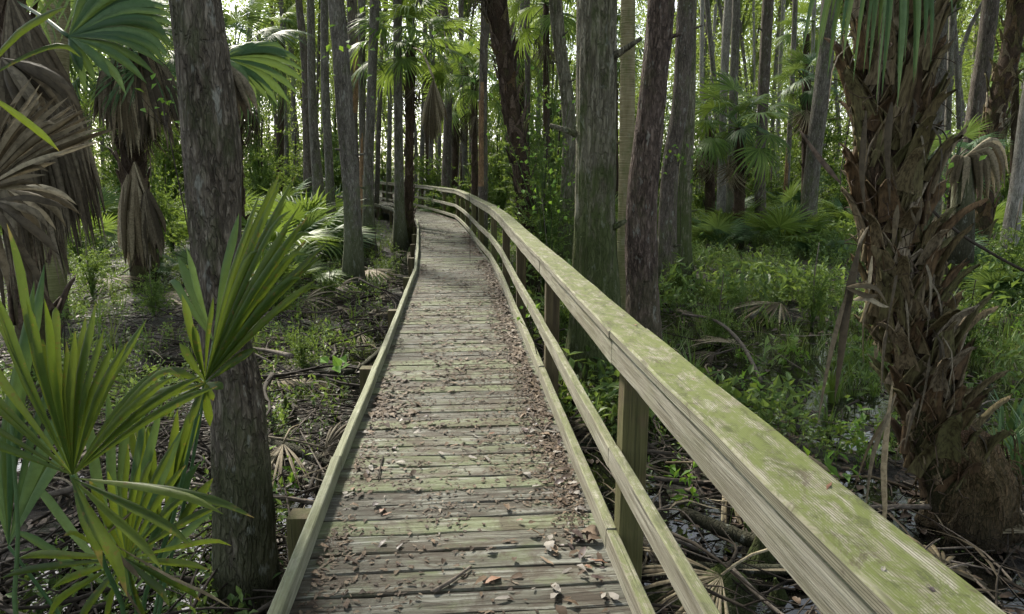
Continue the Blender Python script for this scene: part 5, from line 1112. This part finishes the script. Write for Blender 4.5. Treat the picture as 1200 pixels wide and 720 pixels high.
# logs, branches, knees, dead fronds lying about
def ground_branch(label, pix_, h, r0, r1, mat, name='fallen_branch', cat='branch', segs=8):
    p = []
    for i_, (u, v) in enumerate(pix_): q_ = G(u, v, -.66 + h[min(i_, len(h) - 1)]); p.append(q_)
    b_ = p[0].copy(); thing(name, label, cat, b_, me=mesh(name, tube(catmull([a - b_ for a in p], 22), np.linspace(r0, r1, 22) * (1 + .1 * rs.normal(0, 1, 22)), segs, bark_disp(.25, 2, 6)), M[mat]))
for a_ in [('arched dark branch rising from the herbs behind the handrail', [(800, 368), (838, 376), (868, 402), (893, 448)], [.25, .3, .25, .0], .02, .02, 'stick'),
           ('thick brown log slanting through the water under the near handrail', [(800, 600), (850, 622), (900, 640), (980, 660)], [.1, .08, .06, .0], .045, .05, 'bark_brown', 'log', 'log'),
           ('pale flattened log lying across under the near handrail', [(740, 668), (800, 665), (870, 667), (960, 668)], [.03, .05, .05, .03], .03, .03, 'bark_grey', 'log', 'log'),
           ('thick pale log half under dead fronds, right of the near post', [(820, 530), (860, 575), (905, 610)], [.02, .06, .05], .06, .05, 'bark_pale', 'log', 'log'),
           ('mossy root running from the foreground trunk towards the kerb', [(318, 520), (345, 528), (375, 540), (402, 556)], [.08, .1, .08, .02], .05, .035, 'bark_near', 'root', 'root'),
           ('pale forked stick standing out left of the walk', [(362, 500), (372, 478), (384, 455)], [.05, .12, .2], .008, .005, 'stick'),
           ('long thin pale stick in the palmetto at the lower left', [(0, 600), (40, 640), (75, 690), (100, 725)], [.3, .25, .1, .02], .008, .008, 'stick'),
           ('grey log lying from the skirted palm towards the foreground trunk', [(150, 402), (190, 418), (232, 424)], [.04, .05, .02], .05, .03, 'bark_brown', 'log', 'log'),
           ('long grey branch lying left of the tallest cypress', [(285, 300), (330, 318), (375, 332), (430, 352)], [.1, .14, .12, .05], .03, .02, 'stick'),
           ('curving grey root beside the kerb, left of the walk', [(352, 425), (385, 436), (420, 432), (452, 405)], [.05, .1, .1, .12], .04, .03, 'bark_grey', 'root', 'root'),
           ('thin arched twig over the water beside the near post', [(770, 598), (800, 600), (830, 640), (848, 665)], [.1, .16, .12, .0], .006, .005, 'stick'),
           ('thin straight stick over the water beside the near post', [(795, 642), (840, 658), (880, 664)], [.08, .06, .02], .006, .005, 'stick'),
           ('pale branch lying on the herbs left of the booted palm', [(880, 372), (905, 356), (945, 350)], [.12, .12, .06], .03, .02, 'bark_pale'),
           ('twisted grey branch pile right of the fluted cypress', [(812, 300), (835, 318), (852, 342)], [.2, .16, .05], .05, .03, 'bark_grey'),
           ('fallen limb leaning near the foot of the skirted palm', [(100, 350), (130, 330), (155, 312)], [.05, .12, .3], .025, .02, 'bark_pale')]:
    ground_branch(*a_)
for (u, v, h, rr_, lb) in [(885, 668, .30, .07, 'reddish pointed cypress knee standing below the near handrail'), (788 + 100, 610, .34, .045, 'dark slim cypress knee in the water behind the reddish knee'), (838, 700, .20, .17, 'mossy rounded stump with a bright green cushion below the near handrail'),
                           (870, 640, .16, .04, 'small dark cypress knee beside the slanting log'), (905, 705, .14, .05, 'stubby cypress knee right of the mossy stump'), (335, 500, .3, .06, 'dark cypress knee beside the foreground trunk'), (446, 262, .8, .12, 'pale broken stump beside the far walk'), (615, 420, .25, .06, 'knee hidden behind the bottom rail'),
                           (425, 352, .3, .09, 'rounded knee at the foot of the tallest cypress'), (500 - 20, 305, .35, .12, 'dark stump left of the far walk')]:
    q_ = G(u, v, -.72); z_ = np.linspace(0, 1, 14)
    prof_ = rr_ * (1.5 * (1 - z_) ** 1.6 + .55 * (1 - z_ ** 4)) 
    V, F = tube(np.column_stack([.03 * np.sin(z_ * 3), 0 * z_, -.1 + z_ * (h + .1)]), np.maximum(prof_, .008), 22, bark_disp(.3, 3, 9, .2, 4))
    thing('cypress_knee' if 'knee' in lb else 'stump', lb, 'cypress knee' if 'knee' in lb else 'stump', (q_[0], q_[1], -.72), me=mesh('cypress_knee', (V, F), M['knee']))
def dead_fan(label, u, v, h, az, L, n=18, arc=70, mat='frond_dead', droop=.25, dd=(-.15), d=None):
    q_ = G(u, v, -.66 + h) if d is None else P(u, v, d); g = Geo(); U = np.array([math.cos(az), math.sin(az), dd]); t = thing('dead_frond', label, 'dead palm frond', q_)
    fan(g, (0, 0, 0), U, (rnd.uniform(-.3, .3), -.3, 1), L, n, R(arc), droop, .9, 7, rs, dead=True, width=.85)
    part('blade', mesh('blade', g, M[mat]), t)
    part('petiole', mesh('petiole', tube(catmull([-U * .45 + [0, 0, -.1], -U * .2, [0, 0, 0]], 5), .009, 5), M[mat]), t)
for a_ in [('pale dead fan leaf hanging between the foreground trunk and the walk', 322, 438, .12, -1.2, .55, 20, 55), ('grey dead fan drooping by the right side of the foreground trunk base', 332, 520, .3, -1.5, .5, 16, 35), ('grey dead fan lying below the skirted palm', 128, 325, .25, -.9, .8, 20, 80),
           ('tan dead fan flattened on the ground left of the foreground trunk', 190, 345, .12, 0.1, .9, 18, 50), ('dead fan curled at the foot of the tallest cypress', 432, 316, .2, -1.0, .7, 18, 80), ('small tan curled leaf at the edge of the walk below the tallest cypress', 450, 345, .12, -1.3, .3, 10, 60),
           ('dead fan in the shade right of the bluish trunk', 478, 296, .2, -.4, .7, 16, 60), ('dead grey fans heaped left of the lowest palmetto', 60, 560, .15, 2.6, .8, 24, 80, 'frond_dead_dark'), ('dead fan behind the mid rail by the near post', 712, 492, .1, 2.5, .55, 22, 90, 'frond_dead_dark'),
           ('pile of dead fronds at the foot of the thick mossy cypress', 735, 470, .12, -2.0, .6, 24, 100, 'frond_dead'), ('dead fronds spread over the log right of the near post', 850, 555, .12, -.6, .7, 26, 80, 'frond_dead'), ('dead frond beside the foot of the booted palm, left of it', 985, 560, .1, 2.9, .6, 16, 60),
           ('dead frond in the herbs right of the reddish trunk', 915, 355, .2, -2.6, .8, 18, 60), ('pale hanging tuft of dead leaf in the palmettos right of the foreground trunk', 375, 258, .7, -1.5, .45, 12, 40), ('dead fan at the lower right behind the near rail', 1105, 665, .1, 1.0, .5, 14, 60),
           ('long dead leaves pointing in from the right edge beside the booted palm', 1215, 625, .12, 2.3, .55, 8, 25), ('dead frond low at the left edge under the dead fans', 60, 440, .3, -.8, .7, 18, 70, 'frond_dead_dark'), ('dead fan among the twigs left of the kerb', 300, 400, .15, -.6, .5, 16, 80, 'frond_dead_dark')]:
    dead_fan(*a_)
# sprigs of bright green leaves
def sprig(label, u, v, d, n=14, s=.05, ext=(.25, .1, .2)):
    c = P(u, v, d); g = Geo(); P0 = rs.normal(0, 1, (n, 3)) * ext; D = rdir(rs, n, .1)
    V, F = kites(P0, D, np.tile([0, -.5, 1.], (n, 1)) + rs.normal(0, .3, (n, 3)), s * rs.uniform(.7, 1.2, n), s * .7); g.add(V, F)
    t = thing('sprig', label, 'vine', (c[0], c[1], float(gz(c[0], c[1])))); dz = c[2] - t.location.z
    part('leaves', mesh('leaves', g, M['bright'], False), t, loc=(0, 0, dz))
    g = Geo(); st = np.array([.1, .1, 0]); top = np.array([0, 0, dz])
    V, F = tube(catmull([st, (st + top) / 2 + [.06, 0, 0], top], 12), .004, 5); g.add(V, F)
    for q_ in P0[::2]: V, F = tube(np.array([top - [0, 0, .1], top + q_]), .002, 3, cap=False); g.add(V, F)
    part('stem', mesh('stem', g, M['stick']), t)
sprig('sprig of bright yellow-green leaves left of the foreground trunk', 192, 128, 4.2, 14, .05, (.05, .05, .14)); sprig('bright green vine leaves on the thin trunks in the upper middle', 422, 48, 12, 22, .12, (.25, .2, .5))
sprig('bright leaves left of the boot-studded palm', 540, 72, 12, 16, .13, (.5, .3, .3)); sprig('bright leaves by the handrail under the boot-studded palm', 635, 232, 9, 16, .08, (.3, .2, .2)); sprig('bright leaves hanging right of the boot-studded palm', 640, 150, 11, 40, .09, (.3, .3, .7))
sprig('low bright sprig left of the kerb post', 398, 430, 5.6, 5, .13, (.05, .04, .02)); sprig('leafy sprig against the fluted grey cypress', 795, 188, 12.2, 22, .09, (.18, .1, .15)); sprig('bright sprig at the second rail post', 620, 372, 5.2, 9, .05, (.06, .05, .06)); sprig('bright sprig right of the booted palm', 1105, 205, 8, 18, .09, (.12, .1, .25))


# heaps of fallen branches and dead fans, every larger one by itself
br_me = []
for k in range(8):
    r_ = np.random.RandomState(400 + k); L = .7 + .15 * k; p = catmull([[-L / 2, 0, 0], [-L * .2, r_.normal(0, .08), r_.uniform(0, .1)], [L * .15, r_.normal(0, .1), r_.uniform(0, .12)], [L / 2, r_.normal(0, .12), r_.uniform(-.05, .15)]], 12)
    g = Geo(); V, F = tube(p, np.linspace(.008 + .0028 * k, .004, 12), 6, bark_disp(.25, 2, 8)); g.add(V, F, .5)
    for q_ in range(k % 3 + 1):
        b = p[4 + 2 * q_]; e = b + [r_.uniform(.1, .3), r_.uniform(-.25, .25), r_.uniform(.02, .16)]; V, F = tube(catmull([b, (b + e) / 2 + [0, .02, .02], e], 5), [.008, .007, .006, .005, .003], 4, cap=False); g.add(V, F, .5)
    br_me.append(mesh('fallen_branch', g, M['stick']))
def heap_xy(left, y0, y1, wide):
    y = rnd.uniform(y0, y1); return (railx(y) - 1.5 - abs(rnd.gauss(0, wide)), y) if left else (railx(y) + .3 + abs(rnd.gauss(0, wide)), y)
for k in range(210):
    left = rnd.random() < .68; x, y = heap_xy(left, 2.3, 13, 1.7) if left else heap_xy(left, 2.3, 9, 1.1)
    o = thing('fallen_branch', 'crooked dead branch in the tangled heap left of the walk' if left else 'crooked dead branch in the wet litter right of the handrail', 'branch', (x, y, max(float(gz(x, y)), WATER) + rnd.uniform(0, .22 if left else .12)), 'branches heaped left of the walk' if left else 'branches in the litter right of the handrail', me=rnd.choice(br_me), rot=(rnd.uniform(-.3, .3), rnd.uniform(-.35, .2), rnd.uniform(0, 6.28)))
    s_ = rnd.uniform(.5, 1.15); o.scale = (s_, s_, s_)
fan_me = []
for k in range(6):
    g = Geo(); r_ = np.random.RandomState(430 + k); fan(g, (0, 0, 0), (1, 0, -.05), (0, r_.normal(0, .4), 1), .6, 20, R(35 + 14 * k), .35, .9, 7, r_, dead=True, width=.75, jit=.16)
    V, F = tube(catmull([[-.5, .05, .0], [-.2, 0, .03], [0, 0, 0]], 5), .008, 5); g.add(V, F, .4)
    fan_me.append((mesh('dead_frond', g, M['frond_dead']), mesh('dead_frond', g, M['frond_dead_dark'])))
for k in range(58):
    left = rnd.random() < .6; x, y = heap_xy(left, 2.6, 15, 2.2) if left else heap_xy(left, 2.6, 14, 2.0)
    o = thing('dead_frond', 'withered palm fan lying among the heaped branches left of the walk' if left else 'withered palm fan lying on the wet ground right of the handrail', 'dead palm frond', (x, y, max(float(gz(x, y)), WATER) + rnd.uniform(.03, .2)), 'fallen palm fans left of the walk' if left else 'fallen palm fans right of the handrail', me=rnd.choice(fan_me)[rnd.random() < .55], rot=(rnd.uniform(-.4, .4), rnd.uniform(-.2, .5), rnd.uniform(0, 6.28)))
    s_ = rnd.uniform(.5, 1.1); o.scale = (s_, s_, s_)

# ------------------------------------------------------------------ labels that say which one: by neighbours and order of depth
LM = [(-500, 'the left picture edge'), (30, 'the old left palm'), (160, 'the skirted palm'), (262, 'the foreground trunk'), (365, 'the slim leaning trunk'), (412, 'the tallest cypress'), (467, 'the bluish trunk'), (568, 'the handrail bend'), (612, 'the boot-studded palm'),
      (697, 'the mossy cypress'), (757, 'the reddish trunk'), (805, 'the fluted cypress'), (850, 'the slim pair'), (893, 'the flaking trunk'), (922, 'the orange-footed trunk'), (955, 'the leaning grey trunk'), (1045, 'the booted palm'), (1140, 'the vine-covered trunk'), (1195, 'the pale edge trunk')]
ORD = ['nearest', 'second nearest', 'third nearest', 'fourth nearest', 'fifth nearest', 'sixth nearest', 'seventh nearest', 'eighth nearest', 'ninth nearest', 'tenth nearest'] + ['%dth nearest' % k for k in range(11, 20)] + ['%d%s nearest' % (k, {1: 'st', 2: 'nd', 3: 'rd'}.get(k % 10, 'th')) for k in range(20, 90)]
short = {'distant trees of the background woods': 'slim distant tree', 'palms in the background woods': 'background cabbage palm', 'bushes at the back of the woods': 'leafy background bush', 'palmettos scattered through the understorey': 'understorey fan palmetto',
         'thin trunks behind the handrail bend': 'thin dim trunk', 'slender far trunks on the right': 'slender pale far trunk', 'slender far trunks on the left': 'slender far trunk', 'branches heaped left of the walk': 'crooked dead branch', 'branches in the litter right of the handrail': 'crooked dead branch',
         'fallen palm fans left of the walk': 'withered palm fan', 'fallen palm fans right of the handrail': 'withered palm fan', 'leafy herbs near the walk': 'broad-leaved herb', 'grass tufts near the walk': 'tall grass tuft'}
buckets = {}
for o in sc.objects:
    gname = o.get('group')
    if gname in short:
        x, y = o.location.x, o.location.y; u = 600 + FPX * x / max(y, .5)
        i = max(k for k, (lu, _) in enumerate(LM) if lu <= max(u, -499)); buckets.setdefault((short[gname], gname, i), []).append((y, o))
for (st, gname, i), lst in buckets.items():
    lst.sort(key=lambda t: t[0])
    for k, (_, o) in enumerate(lst):
        pl = ('between %s and %s' % (LM[i][1], LM[i + 1][1][4:])) if i + 1 < len(LM) else 'right of %s' % LM[i][1]
        o['label'] = ('%s, %s' % (st, pl)) if len(lst) == 1 else '%s, %s %s' % (st, ORD[k] + ' one', pl)
for o in sc.objects:
    if o.get('group', '').endswith('on the near planks'):
        x, y = o.location.x, o.location.y; f = (x - (railx(y) - 1.19)) / 1.19
        side = 'along the right rail' if f > .8 else 'right of the middle' if f > .5 else 'left of the middle' if f > .2 else 'along the left kerb'
        row = 'on the nearest planks' if y < 2.4 else 'just beyond the nearest planks' if y < 3 else 'beside the near post stretch' if y < 3.7 else 'past the near stretch'
        o['label'] = {'leaf_brown': 'curled brown', 'leaf_grey': 'pale grey', 'leaf_dark': 'blackened wet', 'leaf_red': 'russet'}[[k for k, v in words.items() if v[1] == o['group']][0]] + ' dead leaf ' + row + ', ' + side
        o['group'] = o['group'] + ', ' + row + ', ' + side
